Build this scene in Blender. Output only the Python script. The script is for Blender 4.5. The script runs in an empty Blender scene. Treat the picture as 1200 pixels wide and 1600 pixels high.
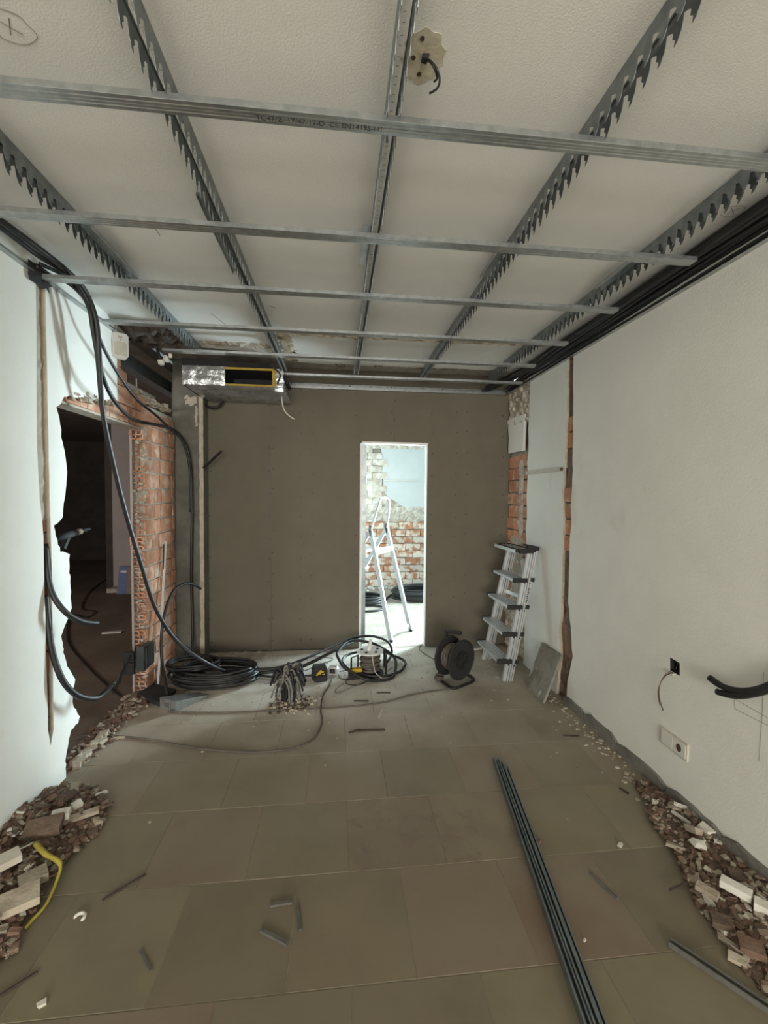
import bpy, math, random
from mathutils import Vector, Matrix, noise
from mathutils.geometry import tessellate_polygon

random.seed(7)
scene = bpy.context.scene
COL = scene.collection

# ------------------------------------------------------------------ camera
FPX = 674.0
YAW, PITCH, ROLL = math.radians(5.99), math.radians(-2.217), math.radians(0.533)
HCAM = 1.5
_cy, _sy, _cp, _sp = math.cos(YAW), math.sin(YAW), math.cos(PITCH), math.sin(PITCH)
FWD = Vector((_sy*_cp, _cy*_cp, _sp))
_r0 = Vector((_cy, -_sy, 0)); _u0 = _r0.cross(FWD)
RGT = _r0*math.cos(ROLL) + _u0*math.sin(ROLL)
UPV = -_r0*math.sin(ROLL) + _u0*math.cos(ROLL)
CAM = Vector((0, 0, HCAM))
cd = bpy.data.cameras.new('camera'); cam = bpy.data.objects.new('camera', cd); COL.objects.link(cam)
cd.sensor_fit = 'HORIZONTAL'; cd.sensor_width = 36; cd.lens = 36*FPX/1200; cd.clip_start = .02
m = Matrix((RGT, UPV, -FWD)).transposed().to_4x4(); m.translation = CAM
cam.matrix_world = m
scene.camera = cam

# ------------------------------------------------------------------ light
world = bpy.data.worlds.new('world'); scene.world = world; world.use_nodes = True
world.node_tree.nodes['Background'].inputs[0].default_value = (.75, .85, 1, 1)
world.node_tree.nodes['Background'].inputs[1].default_value = 0.25
def area(name, loc, rot, sx, sy, power, color):
    l = bpy.data.lights.new(name, 'AREA'); l.shape = 'RECTANGLE'; l.size = sx; l.size_y = sy
    l.energy = power; l.color = color
    o = bpy.data.objects.new(name, l); COL.objects.link(o); o.location = loc; o.rotation_euler = rot
    return o
# daylight in the window of the far room (right-hand wall) and in the window behind the camera
for nm_, y_, w_, p_ in (('daylight_far_window_narrow_pane', 4.76, .4, 110), ('daylight_far_window_wide_pane', 5.80, .5, 222)):
    fw = area(nm_, (2.50, y_, 1.10), Vector((-.90, -.42, 0)).to_track_quat('-Z', 'Y').to_euler(), w_, 2.0, p_, (.74, .93, 1))
    fw.data.spread = math.radians(120)
area('daylight_rear_window', (-.05, -5.05, 1.4), (math.radians(90), 0, 0), 2.6, 2.0, 310, (1, .965, .89))
area('fill_left_room', (-4.2, 1.35, 1.5), (math.radians(90), 0, 0), 1.2, 1.2, 85, (1, .93, .87))  # added fill lamp brightening the left room; its near wall has no window
scene.view_settings.view_transform = 'Standard'
scene.view_settings.look = 'None'
scene.view_settings.exposure = 0.0
scene.view_settings.gamma = 1.0
scene.view_settings.use_curve_mapping = False

# ------------------------------------------------------------------ pixel rays -> points on real planes
def ray(x, y): return RGT*((x-600)/FPX) - UPV*((y-800)/FPX) + FWD
def _hit(x, y, ax, v):
    d = ray(x, y); return CAM + d*((v-CAM[ax])/d[ax])
def pz(x, y, z=0.0): return _hit(x, y, 2, z)
def pX(x, y, X): return _hit(x, y, 0, X)
def pY(x, y, Y): return _hit(x, y, 1, Y)
XL, XR, YB, ZC = -1.42, 1.655, 4.165, 2.60

# ------------------------------------------------------------------ materials
MATS = {}
def M(name, c1, c2=None, scale=6,  rough=.8, metal=0, bump=0, bscale=40, vary=0, lo=.4, hi=.6, c3=None, s3=2.0, l3=.55, h3=.7, aniso=None, dust=None):
    mt = bpy.data.materials.new(name); mt.use_nodes = True
    nt = mt.node_tree; N = nt.nodes; L = nt.links; b = N['Principled BSDF']
    b.inputs['Roughness'].default_value = rough; b.inputs['Metallic'].default_value = metal
    tc = N.new('ShaderNodeTexCoord'); vec = tc.outputs['Object']
    oi = N.new('ShaderNodeObjectInfo')
    if vary:
        add = N.new('ShaderNodeVectorMath'); add.operation = 'ADD'
        mul = N.new('ShaderNodeMath'); mul.operation = 'MULTIPLY'; mul.inputs[1].default_value = 37.0
        L.new(oi.outputs['Random'], mul.inputs[0]); L.new(vec, add.inputs[0]); L.new(mul.outputs[0], add.inputs[1]); vec = add.outputs[0]
    if aniso:
        mp = N.new('ShaderNodeMapping'); mp.inputs['Scale'].default_value = aniso; L.new(vec, mp.inputs['Vector']); nvec = mp.outputs[0]
    else: nvec = vec
    c2 = c2 or c1
    n = N.new('ShaderNodeTexNoise'); n.inputs['Scale'].default_value = scale; n.inputs['Detail'].default_value = 6; n.inputs['Roughness'].default_value = .62
    L.new(nvec, n.inputs['Vector'])
    rp = N.new('ShaderNodeValToRGB'); rp.color_ramp.elements[0].position = lo; rp.color_ramp.elements[1].position = hi
    rp.color_ramp.elements[0].color = (*c1, 1); rp.color_ramp.elements[1].color = (*c2, 1)
    L.new(n.outputs['Fac'], rp.inputs['Fac']); out = rp.outputs['Color']
    if c3:
        n3 = N.new('ShaderNodeTexNoise'); n3.inputs['Scale'].default_value = s3; n3.inputs['Detail'].default_value = 5
        L.new(vec, n3.inputs['Vector'])
        r3 = N.new('ShaderNodeMapRange'); r3.inputs['From Min'].default_value = l3; r3.inputs['From Max'].default_value = h3
        L.new(n3.outputs['Fac'], r3.inputs['Value'])
        mx = N.new('ShaderNodeMixRGB'); L.new(r3.outputs[0], mx.inputs['Fac']); L.new(out, mx.inputs['Color1']); mx.inputs['Color2'].default_value = (*c3, 1)
        out = mx.outputs['Color']
    if vary:
        hs = N.new('ShaderNodeHueSaturation'); mr = N.new('ShaderNodeMapRange')
        mr.inputs['To Min'].default_value = 1-vary; mr.inputs['To Max'].default_value = 1+vary
        L.new(oi.outputs['Random'], mr.inputs['Value']); L.new(mr.outputs[0], hs.inputs['Value']); L.new(out, hs.inputs['Color']); out = hs.outputs['Color']
    if dust:   # building dust and painted-in doorway light, both stronger towards the back
        ge = N.new('ShaderNodeNewGeometry'); sx = N.new('ShaderNodeSeparateXYZ'); L.new(ge.outputs['Position'], sx.inputs[0])
        dr = N.new('ShaderNodeMapRange'); dr.interpolation_type = 'SMOOTHSTEP'; dr.inputs['From Min'].default_value = 1.2; dr.inputs['From Max'].default_value = 3.7
        L.new(sx.outputs['Y'], dr.inputs['Value'])
        dnz = N.new('ShaderNodeTexNoise'); dnz.inputs['Scale'].default_value = 3.2; dnz.inputs['Detail'].default_value = 7; L.new(ge.outputs['Position'], dnz.inputs['Vector'])
        dm = N.new('ShaderNodeMapRange'); dm.inputs['From Min'].default_value = .3; dm.inputs['From Max'].default_value = .7; dm.inputs['To Min'].default_value = .45; dm.inputs['To Max'].default_value = 1.1
        L.new(dnz.outputs['Fac'], dm.inputs['Value'])
        mu = N.new('ShaderNodeMath'); mu.operation = 'MULTIPLY'; mu.use_clamp = True; L.new(dr.outputs[0], mu.inputs[0]); L.new(dm.outputs[0], mu.inputs[1])
        dx = N.new('ShaderNodeMixRGB'); L.new(mu.outputs[0], dx.inputs['Fac']); L.new(out, dx.inputs['Color1']); dx.inputs['Color2'].default_value = (*dust, 1); out = dx.outputs['Color']
        # whitish plaster dust, with the doorway's light pool painted into the floor colour
        vd = N.new('ShaderNodeVectorMath'); vd.operation = 'DISTANCE'; L.new(ge.outputs['Position'], vd.inputs[0]); vd.inputs[1].default_value = (.05, 3.75, 0)
        vr = N.new('ShaderNodeMapRange'); vr.interpolation_type = 'SMOOTHSTEP'; vr.inputs['From Min'].default_value = 1.5; vr.inputs['From Max'].default_value = .3; L.new(vd.outputs['Value'], vr.inputs['Value'])
        m2 = N.new('ShaderNodeMath'); m2.operation = 'MULTIPLY'; m2.use_clamp = True; L.new(vr.outputs[0], m2.inputs[0]); L.new(dm.outputs[0], m2.inputs[1])
        d2 = N.new('ShaderNodeMixRGB'); L.new(m2.outputs[0], d2.inputs['Fac']); L.new(out, d2.inputs['Color1']); d2.inputs['Color2'].default_value = (.64, .61, .54, 1); out = d2.outputs['Color']
    L.new(out, b.inputs['Base Color'])
    if bump:
        nb = N.new('ShaderNodeTexNoise'); nb.inputs['Scale'].default_value = bscale; nb.inputs['Detail'].default_value = 4
        L.new(vec, nb.inputs['Vector'])
        bp = N.new('ShaderNodeBump'); bp.inputs['Strength'].default_value = bump; bp.inputs['Distance'].default_value = .01
        L.new(nb.outputs['Fac'], bp.inputs['Height']); L.new(bp.outputs['Normal'], b.inputs['Normal'])
    MATS[name] = mt
    return mt
M('paint', (.82, .815, .76), (.79, .785, .73), 3, .75, bump=.12, bscale=120, c3=(.58, .54, .45), s3=2.2, l3=.66, h3=.9)
M('ceiling_paint', (.80, .79, .75), (.77, .76, .72), 2.5, .85, bump=.14, bscale=190)
M('board_paper', (.148, .131, .098), (.135, .120, .089), 3, .9, bump=.03, bscale=60)
M('gypsum', (.82, .81, .78), (.75, .73, .69), 10, .9)
M('grout', (.26, .222, .165), (.22, .185, .138), 14, .95)
M('concrete', (.34, .31, .27), (.26, .235, .20), 5, .95, bump=.3, bscale=50)
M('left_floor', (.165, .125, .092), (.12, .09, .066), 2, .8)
M('pale_concrete', (.33, .295, .245), (.26, .232, .19), 4, .95, bump=.3, bscale=40, c3=(.38, .35, .30), s3=6, l3=.5, h3=.7)
DUST_LIGHT = (.40, .352, .275)  # floor dust tint, also carrying some of the doorway light
M('stone_a', (0.193, 0.160, 0.108), (0.168, 0.137, 0.091), 3.5, .66, bump=.03, bscale=30, vary=.06, c3=(0.202, 0.160, 0.102), s3=2, dust=DUST_LIGHT)
M('stone_b', (.194, .149, .104), (.208, .165, .117), 3, .66, bump=.03, bscale=30, vary=.08, c3=(.180, .124, .084), s3=2.5, dust=DUST_LIGHT)
M('stone_c', (0.206, 0.175, 0.114), (0.183, 0.153, 0.101), 4, .66, bump=.03, bscale=30, vary=.06, c3=(0.214, 0.176, 0.101), s3=3, dust=DUST_LIGHT)
M('stone_veined', (0.206, 0.163, 0.111), (0.186, 0.143, 0.099), 7, .64, bump=.04, bscale=20, vary=.05, lo=.45, hi=.55, c3=(0.164, 0.116, 0.084), s3=11, l3=.56, h3=.64, dust=DUST_LIGHT)
M('brick', (.56, .29, .18), (.45, .21, .125), 12, .92, bump=.35, bscale=60, vary=.16, c3=(.66, .51, .40), s3=9, l3=.5, h3=.7)
M('brick_smeared', (.58, .30, .185), (.47, .21, .12), 9, .92, bump=.4, bscale=50, vary=.12, c3=(.75, .69, .60), s3=8, l3=.44, h3=.54)
M('brick_chalky', (.70, .64, .55), (.52, .45, .37), 9, .95, bump=.7, bscale=35, vary=.12, c3=(.76, .73, .67), s3=12, l3=.45, h3=.6)
M('mortar', (.50, .455, .385), (.38, .335, .275), 14, .95, bump=.5, bscale=70)
M('mortar_tan', (.50, .445, .36), (.40, .345, .27), 9, .95, bump=.4, bscale=60)
M('mortar_grey', (.22, .21, .185), (.155, .145, .125), 9, .95, bump=.5, bscale=45)
M('rough_plaster', (.56, .515, .435), (.33, .265, .20), 20, .95, bump=.7, bscale=50, lo=.42, hi=.6)
M('chase', (.24, .145, .10), (.20, .17, .14), 4, .95, bump=.6, bscale=50, lo=.45, hi=.55, c3=(.13, .11, .09), s3=6)
M('cement_wall', (.165, .158, .135), (.115, .11, .094), 4, .95, bump=.3, bscale=30)
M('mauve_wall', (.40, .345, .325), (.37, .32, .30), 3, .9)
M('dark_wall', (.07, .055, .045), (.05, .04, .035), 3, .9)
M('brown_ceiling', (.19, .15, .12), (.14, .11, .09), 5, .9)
M('galv', (.50, .52, .52), (.36, .385, .39), 28, .36, metal=.9, lo=.35, hi=.65, bump=.03, bscale=90)
M('galv_dark', (.30, .33, .34), (.20, .225, .235), 24, .42, metal=.85, lo=.35, hi=.65, bump=.04, bscale=80)
M('galv_web', (.24, .255, .26), (.16, .175, .18), 18, .34, metal=.55, lo=.35, hi=.65)
M('galv_floor', (.26, .295, .30), (.20, .23, .24), 18, .45, metal=.75)
M('alu', (.74, .75, .75), (.66, .67, .67), 10, .38, metal=.75)
M('white_alu', (.44, .45, .45), (.38, .39, .40), 8, .45, metal=.3)
M('black', (.016, .016, .017), (.011, .011, .012), 10, .5)
M('black_matt', (.022, .022, .022), (.014, .014, .014), 10, .8)
M('cable_grey', (.23, .225, .21), (.16, .155, .145), 20, .6)
M('cord_brown', (.135, .115, .095), (.10, .085, .07), 12, .7)
M('cord_white', (.62, .58, .50), (.55, .50, .42), 12, .6)
M('foil', (.72, .73, .73), (.50, .51, .51), 14, .30, metal=.85, bump=.9, bscale=22)
M('yellow_foam', (.42, .29, .05), (.34, .22, .035), 14, .9, bump=.3, bscale=60)
M('yellow', (.62, .40, .03), (.52, .33, .02), 10, .6)
M('yellow_strap', (.44, .37, .06), (.35, .29, .045), 14, .7)
M('white_plastic', (.72, .715, .67), (.68, .675, .63), 6, .45)
M('grey_plastic', (.055, .065, .07), (.035, .042, .046), 8, .5)
M('rust_dark', (.10, .05, .03), (.05, .03, .02), 20, .8)
M('blue_card', (.17, .20, .36), (.14, .165, .31), 5, .8)
M('brown_card', (.28, .21, .155), (.25, .185, .135), 5, .85)
M('terracotta', (.225, .135, .095), (.165, .10, .07), 16, .95, bump=.5, bscale=60, vary=.25, c3=(.30, .22, .165), s3=14)
M('brown_debris', (.17, .118, .085), (.115, .08, .057), 14, .95, bump=.5, bscale=60, vary=.25)
M('pale_debris', (.44, .38, .30), (.33, .275, .21), 14, .95, bump=.4, bscale=60, vary=.2)
M('white_debris', (.70, .68, .61), (.58, .55, .48), 14, .95, bump=.3, bscale=60, vary=.12)
M('dust', (.145, .10, .072), (.095, .066, .048), 18, .98, bump=.8, bscale=70)
M('wood_dark', (.07, .05, .04), (.045, .032, .026), 20, .85)
M('slate', (.125, .12, .105), (.095, .09, .08), 18, .85)
M('slab_stone', (.26, .24, .20), (.18, .165, .14), 7, .8, lo=.42, hi=.55, c3=(.50, .47, .40), s3=5, l3=.53, h3=.56)
M('scar_beige', (.52, .455, .34), (.40, .32, .22), 14, .95, bump=.5, bscale=40, c3=(.22, .16, .11), s3=12, l3=.58, h3=.68)
M('patch_beige', (.60, .55, .43), (.53, .47, .35), 22, .95, bump=.3, bscale=50, c3=(.42, .34, .23), s3=18, l3=.62, h3=.75)
M('pencil', (.22, .21, .19), (.17, .16, .145), 10, .9)
M('pale_blue', (.70, .75, .765), (.66, .715, .735), 3, .8, c3=(.60, .655, .68), s3=3, l3=.6, h3=.8)
M('screw', (.06, .055, .05), (.04, .04, .04), 10, .5)
M('copper_wire', (.25, .13, .08), (.18, .09, .06), 20, .6)

# ------------------------------------------------------------------ mesh building
class MB:
    def __init__(s): s.v = []; s.f = []; s.mi = []
    def add(s, vs, fs, mi=0):
        o = len(s.v); s.v += [Vector(p) for p in vs]; s.f += [tuple(i+o for i in f) for f in fs]; s.mi += [mi]*len(fs); return s
    def hexa(s, c, mi=0):   # 8 corners: bottom 4 ccw, top 4 ccw
        return s.add(c, [(3, 2, 1, 0), (4, 5, 6, 7), (0, 1, 5, 4), (1, 2, 6, 5), (2, 3, 7, 6), (3, 0, 4, 7)], mi)
    def box(s, x0, x1, y0, y1, z0, z1, mi=0):
        return s.hexa([(x0, y0, z0), (x1, y0, z0), (x1, y1, z0), (x0, y1, z0), (x0, y0, z1), (x1, y0, z1), (x1, y1, z1), (x0, y1, z1)], mi)
    def obox(s, c, ax, ay, az, hx, hy, hz, mi=0):
        c = Vector(c); ax = Vector(ax).normalized()*hx; ay = Vector(ay).normalized()*hy; az = Vector(az).normalized()*hz
        return s.hexa([c-ax-ay-az, c+ax-ay-az, c+ax+ay-az, c-ax+ay-az, c-ax-ay+az, c+ax-ay+az, c+ax+ay+az, c-ax+ay+az], mi)
    def bar(s, p, q, w, h, up=(0, 0, 1), mi=0):
        p = Vector(p); q = Vector(q); d = (q-p); L = d.length; d.normalize(); sd = d.cross(Vector(up)).normalized(); u = sd.cross(d)
        return s.obox((p+q)/2, d, sd, u, L/2, w/2, h/2, mi)
    def tube(s, pts, r, n=8, closed=False, mi=0, cap=True):
        P = [Vector(p) for p in pts]; k = len(P)
        if k < 2: return s
        T = []
        for i in range(k):
            a = P[(i-1) % k] if (closed or i > 0) else P[0]; b = P[(i+1) % k] if (closed or i < k-1) else P[-1]
            t = (b-a); T.append(t.normalized() if t.length > 1e-9 else Vector((0, 0, 1)))
        ref = Vector((0, 0, 1)) if abs(T[0].z) < .9 else Vector((1, 0, 0))
        nn = T[0].cross(ref).normalized(); base = len(s.v)
        for i in range(k):
            nn = (nn - T[i]*nn.dot(T[i]));
            if nn.length < 1e-6: nn = T[i].orthogonal()
            nn.normalize(); bb = T[i].cross(nn); rr = r[i] if isinstance(r, (list, tuple)) else r
            for j in range(n):
                a = 2*math.pi*j/n; s.v.append(P[i] + nn*math.cos(a)*rr + bb*math.sin(a)*rr)
        for i in range(k if closed else k-1):
            i2 = (i+1) % k
            for j in range(n):
                j2 = (j+1) % n; s.f.append((base+i*n+j, base+i*n+j2, base+i2*n+j2, base+i2*n+j)); s.mi.append(mi)
        if cap and not closed:
            s.f.append(tuple(base+j for j in range(n-1, -1, -1))); s.mi.append(mi)
            s.f.append(tuple(base+(k-1)*n+j for j in range(n))); s.mi.append(mi)
        return s
    def cyl(s, p, q, r, n=16, mi=0): return s.tube([p, q], r, n, mi=mi)
    def slab(s, loops, mp, w0, w1, mi=0, side_mi=None):
        """loops: outer + holes in (u,v); mp(u,v,w)->xyz; between w0 and w1"""
        side_mi = mi if side_mi is None else side_mi
        flat = [p for l in loops for p in l]
        tri = tessellate_polygon([[Vector((p[0], p[1], 0)) for p in l] for l in loops])
        n = len(flat); vs = [mp(p[0], p[1], w0) for p in flat] + [mp(p[0], p[1], w1) for p in flat]
        def ar(t): a, b, c = [flat[i] for i in t]; return (b[0]-a[0])*(c[1]-a[1])-(b[1]-a[1])*(c[0]-a[0])
        tri = [t if ar(t) > 0 else t[::-1] for t in tri if abs(ar(t)) > 1e-12]
        s.add(vs, [tuple(t[::-1]) for t in tri] + [tuple(i+n for i in t) for t in tri], mi)
        fs = []; o = 0
        for li, l in enumerate(loops):
            k = len(l); A = sum(l[i][0]*l[(i+1) % k][1]-l[(i+1) % k][0]*l[i][1] for i in range(k))
            ccw = (A > 0) == (li == 0)
            for i in range(k):
                a, b = o+i, o+(i+1) % k
                fs.append((a, b, b+n, a+n) if ccw else (b, a, a+n, b+n))
            o += k
        return s.add(vs, fs, side_mi)
    def chunk(s, c, sx, sy, sz, rz=0, tilt=0, seed=None, mi=0):
        rnd = random.Random(seed) if seed is not None else random
        R = Matrix.Rotation(rz, 3, 'Z') @ Matrix.Rotation(tilt, 3, 'X'); c = Vector(c); cs = []
        for (a, b, d) in [(-1, -1, -1), (1, -1, -1), (1, 1, -1), (-1, 1, -1), (-1, -1, 1), (1, -1, 1), (1, 1, 1), (-1, 1, 1)]:
            k = [rnd.uniform(.55, 1.05) for _ in range(3)]
            cs.append(c + R @ Vector((a*k[0]*sx, b*k[1]*sy, d*k[2]*sz)))
        return s.hexa(cs, mi)
    def rough(s, u0, u1, v0, v1, mp, amp, step=.02, jag=.015, w0=0, mi=0, seed=0):
        nu = max(2, int((u1-u0)/step)); nv = max(2, int((v1-v0)/step)); vs = []; fs = []
        for i in range(nu+1):
            for j in range(nv+1):
                u = u0+(u1-u0)*i/nu; v = v0+(v1-v0)*j/nv
                e = i in (0, nu) or j in (0, nv)
                q = Vector((u*23+seed, v*23, seed*1.7))
                h = 0 if e else amp*(.55+noise.noise(q)+.5*noise.noise(q*2.3))
                if i in (0, nu): u += noise.noise(Vector((v*31, seed, 3)))*jag*2
                if j in (0, nv): v += noise.noise(Vector((u*31, seed, 7)))*jag*2
                vs.append(mp(u, v, w0+max(h, 0)))
        for i in range(nu):
            for j in range(nv):
                a = i*(nv+1)+j; fs.append((a, a+nv+1, a+nv+2, a+1))
        return s.add(vs, fs, mi)
    def mesh(s, name, mats, org, smooth):
        me = bpy.data.meshes.new(name); me.from_pydata([v-org for v in s.v], [], s.f)
        for mt in mats: me.materials.append(MATS[mt])
        if len(mats) > 1: me.polygons.foreach_set('material_index', s.mi)
        if smooth: me.polygons.foreach_set('use_smooth', [True]*len(me.polygons))
        me.update(); return me
    def base(s):
        xs = [v.x for v in s.v]; ys = [v.y for v in s.v]; zs = [v.z for v in s.v]
        return Vector(((min(xs)+max(xs))/2, (min(ys)+max(ys))/2, min(zs)))
    def obj(s, name, mats, parent=None, smooth=False, zero=False, **props):
        if isinstance(mats, str): mats = [mats]
        b = Vector((0, 0, 0)) if zero else s.base()
        o = bpy.data.objects.new(name, s.mesh(name, mats, b, smooth)); COL.objects.link(o)
        if parent is not None:
            o.parent = parent; wl = Vector(parent['_w']); o.location = b - wl
        else: o.location = b
        o['_w'] = tuple(b)
        for k, v in props.items(): o[k] = v
        return o
def place_copy(me, name, loc, parent=None, rz=0, rot=None, scale=None):
    o = bpy.data.objects.new(name, me); COL.objects.link(o)
    if parent is not None: o.parent = parent; o.location = Vector(loc) - Vector(parent['_w'])
    else: o.location = loc
    o['_w'] = tuple(loc); o.rotation_euler = rot if rot else (0, 0, rz)
    if scale: o.scale = scale
    return o
def thing(name, label, cat, loc, group=None):
    o = bpy.data.objects.new(name, None); COL.objects.link(o); o.location = loc; o['_w'] = tuple(loc)
    o.empty_display_size = .05; o['label'] = label; o['category'] = cat
    if group: o['group'] = group
    return o
def tag(o, label, cat, group=None):
    o['label'] = label; o['category'] = cat
    if group: o['group'] = group
    return o
def struct(o, label=None):
    o['kind'] = 'structure'
    if label: o['label'] = label
    return o
def setting(name, loc=(0, 0, 0), label=None):
    o = bpy.data.objects.new(name, None); COL.objects.link(o); o.location = loc; o['_w'] = tuple(loc); o['kind'] = 'structure'
    o.empty_display_size = .05
    if label: o['label'] = label
    return o
def spl(pts, n=8, closed=False):
    P = [Vector(p) for p in pts]; k = len(P); out = []
    if k < 3 and not closed: return [P[0].lerp(P[-1], i/n) for i in range(n+1)]
    for i in range(k if closed else k-1):
        g = (lambda j: P[j % k]) if closed else (lambda j: P[max(0, min(k-1, j))])
        a, b, c, d = g(i-1), g(i), g(i+1), g(i+2)
        for t in range(n):
            t /= n
            out.append(.5*((2*b)+(c-a)*t+(2*a-5*b+4*c-d)*t*t+(3*b-a-3*c+d)*t**3))
    if not closed: out.append(P[-1])
    return out
MX = lambda x0: (lambda u, v, w: (x0+w, u, v))       # (u,v,w) -> plane x = x0, u = y, v = z
MY = lambda y0: (lambda u, v, w: (u, y0-w, v))       # plane y = y0 facing the camera
def jag(a, b, n, amp, rnd=random):
    """jagged line from a to b (excluding b)"""
    a = Vector(a); b = Vector(b); d = (b-a); nrm = Vector((-d.y, d.x)).normalized(); out = []
    for i in range(n):
        t = i/n; p = a+d*t
        if i: p = p + nrm*rnd.uniform(-amp, amp)
        out.append((p.x, p.y))
    return out

# ================================================================== SETTING
# ---- floor: stone tiles in running bond on a mortar bed
fl = MB().box(-1.54, XR+.1, -5.2, 4.2, -.08, -.002).obj('floor', 'grout', zero=True); struct(fl, 'dusty beige stone tile floor')
TS = .402
rows = [1.263 + TS*k for k in range(-4, 8)]
offs = {}
tile_me = {}
def tile_mesh(w, d, mt):
    key = (round(w, 3), round(d, 3), mt)
    if key not in tile_me:
        g = .0012; e = .0015
        b = MB(); x0, x1, y0, y1 = -w/2+g, w/2-g, -d/2+g, d/2-g
        b.add([(x0, y0, -.012), (x1, y0, -.012), (x1, y1, -.012), (x0, y1, -.012), (x0, y0, -e), (x1, y0, -e), (x1, y1, -e), (x0, y1, -e),
               (x0+e, y0+e, 0), (x1-e, y0+e, 0), (x1-e, y1-e, 0), (x0+e, y1-e, 0)],
              [(0, 1, 5, 4), (1, 2, 6, 5), (2, 3, 7, 6), (3, 0, 4, 7), (4, 5, 9, 8), (5, 6, 10, 9), (6, 7, 11, 10), (7, 4, 8, 11), (8, 9, 10, 11)])
        tile_me[key] = b.mesh('tile', [mt], Vector((0, 0, 0)), False)
    return tile_me[key]
rt = random.Random(3)
for ri, y0 in enumerate(rows):
    y1 = min(y0+TS, YB)
    if y1-y0 < .05: continue
    off = .25 if (ri % 2 == 0) else .047
    x = off - TS*5
    while x < XR:
        a, b = max(x, XL-.02), min(x+TS, XR+.02)
        if b-a > .03:
            mt = rt.choice(['stone_a', 'stone_a', 'stone_b', 'stone_c'])
            cx = (a+b)/2
            if abs(y0-1.665) < .05 and .1 < cx < .7: mt = 'stone_veined'
            if abs(y0-.861) < .05 and cx > .6: mt = 'stone_c'
            place_copy(tile_mesh(b-a, y1-y0, mt), 'tile', (cx, (y0+y1)/2, rt.uniform(-.0006, .0004)), fl)
        x += TS
# ---- floors of the neighbouring rooms
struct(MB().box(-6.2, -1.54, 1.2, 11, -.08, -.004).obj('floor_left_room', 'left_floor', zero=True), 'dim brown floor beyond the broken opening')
struct(MB().box(-1.3, 2.7, 4.2, 7.1, -.08, -.002).obj('floor_far_room', 'pale_concrete', zero=True), 'pale dusty floor beyond the doorway')

# ---- ceiling
ce = MB()
edge = [(XL-.4, 3.34)] + [(-1.3+.2*i, 3.70+random.uniform(-.018, .018)) for i in range(5, 15)] + [(XR+.1, 3.72)]
edge = [(XL-.4, 3.36), (-1.2, 3.38), (-1.0, 3.42), (-.75, 3.46), (-.52, 3.5), (-.47, 3.69)] + [(-.4+.1*i, 3.705+random.uniform(-.014, .014)) for i in range(21)] + [(XR+.1, 3.72)]
ce.slab([[(XL-.2, -2.7), (XR+.1, -2.7)] + edge[::-1][:-1] + [(XL-.2, 3.36)]], lambda u, v, w: (u, v, ZC+w), 0, .08)
ceo = ce.obj('ceiling', 'ceiling_paint', zero=True); struct(ceo, 'rough white plaster ceiling above the metal grid')
MB().box(-1.5, XR+.1, 3.3, 4.3, ZC+.085, ZC+.15).obj('upper_slab', 'mortar', ceo, zero=False)
# demolition scars on the ceiling: line of the removed partition
mpC = lambda u, v, w: (u, v, ZC-w)
b = MB().rough(-.40, 1.49, 3.0, 3.075, mpC, .016, .022, .014, 0, seed=2); b.rough(-.44, -.34, 3.0, 3.69, mpC, .012, .022, .02, 0, seed=5)
b.obj('plaster_scar', 'scar_beige', ceo)
b = MB().rough(-1.40, -.5, 3.27, 3.36, mpC, .02, .022, .02, 0, seed=9); b.obj('plaster_scar', 'rough_plaster', ceo)
b = MB()
for i in range(60):
    x = random.uniform(-.4, 1.5); b.chunk((x, 3.705+random.uniform(-.02, .02), ZC+random.uniform(-.004, .03)), random.uniform(.015, .05), .012, .012, 0)
b.obj('broken_plaster_edge', 'mortar_grey', ceo, kind='stuff')
# pencil circles on the ceiling
for (x, y, rr) in [(15, 42, .05), (1145, 330, .04)]:
    c = pz(x, y, ZC-.001); b = MB()
    b.tube([c+Vector((math.cos(t*.2618)*rr*(1+.1*math.sin(t)), math.sin(t*.2618)*rr*.8, 0)) for t in range(24)], .0007, 4, True)
    b.tube([c+Vector((-.02, -.015, 0)), c+Vector((.02, .015, 0))], .0009, 4); b.tube([c+Vector((.012, -.02, 0)), c+Vector((-.012, .02, 0))], .0007, 4)
    b.obj('pencil_mark', 'pencil', ceo)
for (x0, y0, x1, y1) in [(243, 358, 250, 368), (330, 490, 365, 517), (420, 478, 432, 481)]:
    MB().tube([pz(x0, y0, ZC-.001), pz(x1, y1, ZC-.001)], .0014, 4).obj('pencil_mark', 'pencil', ceo)

# ---- right wall: plaster skin with a ragged chase, brick behind
yE = 3.665
rj = random.Random(11)
chf = [(887, 560), (886, 620), (884, 680), (882, 720), (879, 766), (880, 820), (879, 876), (877, 932), (876, 960), (874, 989), (875, 1026), (871, 1064), (869, 1086)]
chn = [(896, 560), (896, 620), (895, 680), (895, 720), (893, 766), (892, 820), (890, 876), (887, 932), (889, 960), (892, 989), (895, 1026), (887, 1064), (884, 1093)]
chf = [pX(*p, XR) for p in chf]; chn = [pX(*p, XR) for p in chn]
lft = [p.y for p in chf]; chz = [max(0, p.z) for p in chf]; chz[-1] = 0; rgt = [p.y for p in chn]; chz2 = [max(0, p.z) for p in chn]; chz2[-1] = 0
def dens(ys, zs, amp):
    out = []
    for i in range(len(zs)-1):
        for k in range(3):
            t = k/3; out.append((ys[i]*(1-t)+ys[i+1]*t + (rj.uniform(-amp, amp)), zs[i]*(1-t)+zs[i+1]*t))
    out.append((ys[-1], zs[-1])); return out
near_edge = dens(rgt, chz2, .008); far_edge = dens(lft, chz, .006)
hole = [pX(*p, XR) for p in [(1047, 1027), (1062, 1036), (1062, 1056), (1047, 1047)]]
hole = [(p.y, p.z) for p in hole]
wr = MB()
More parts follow.
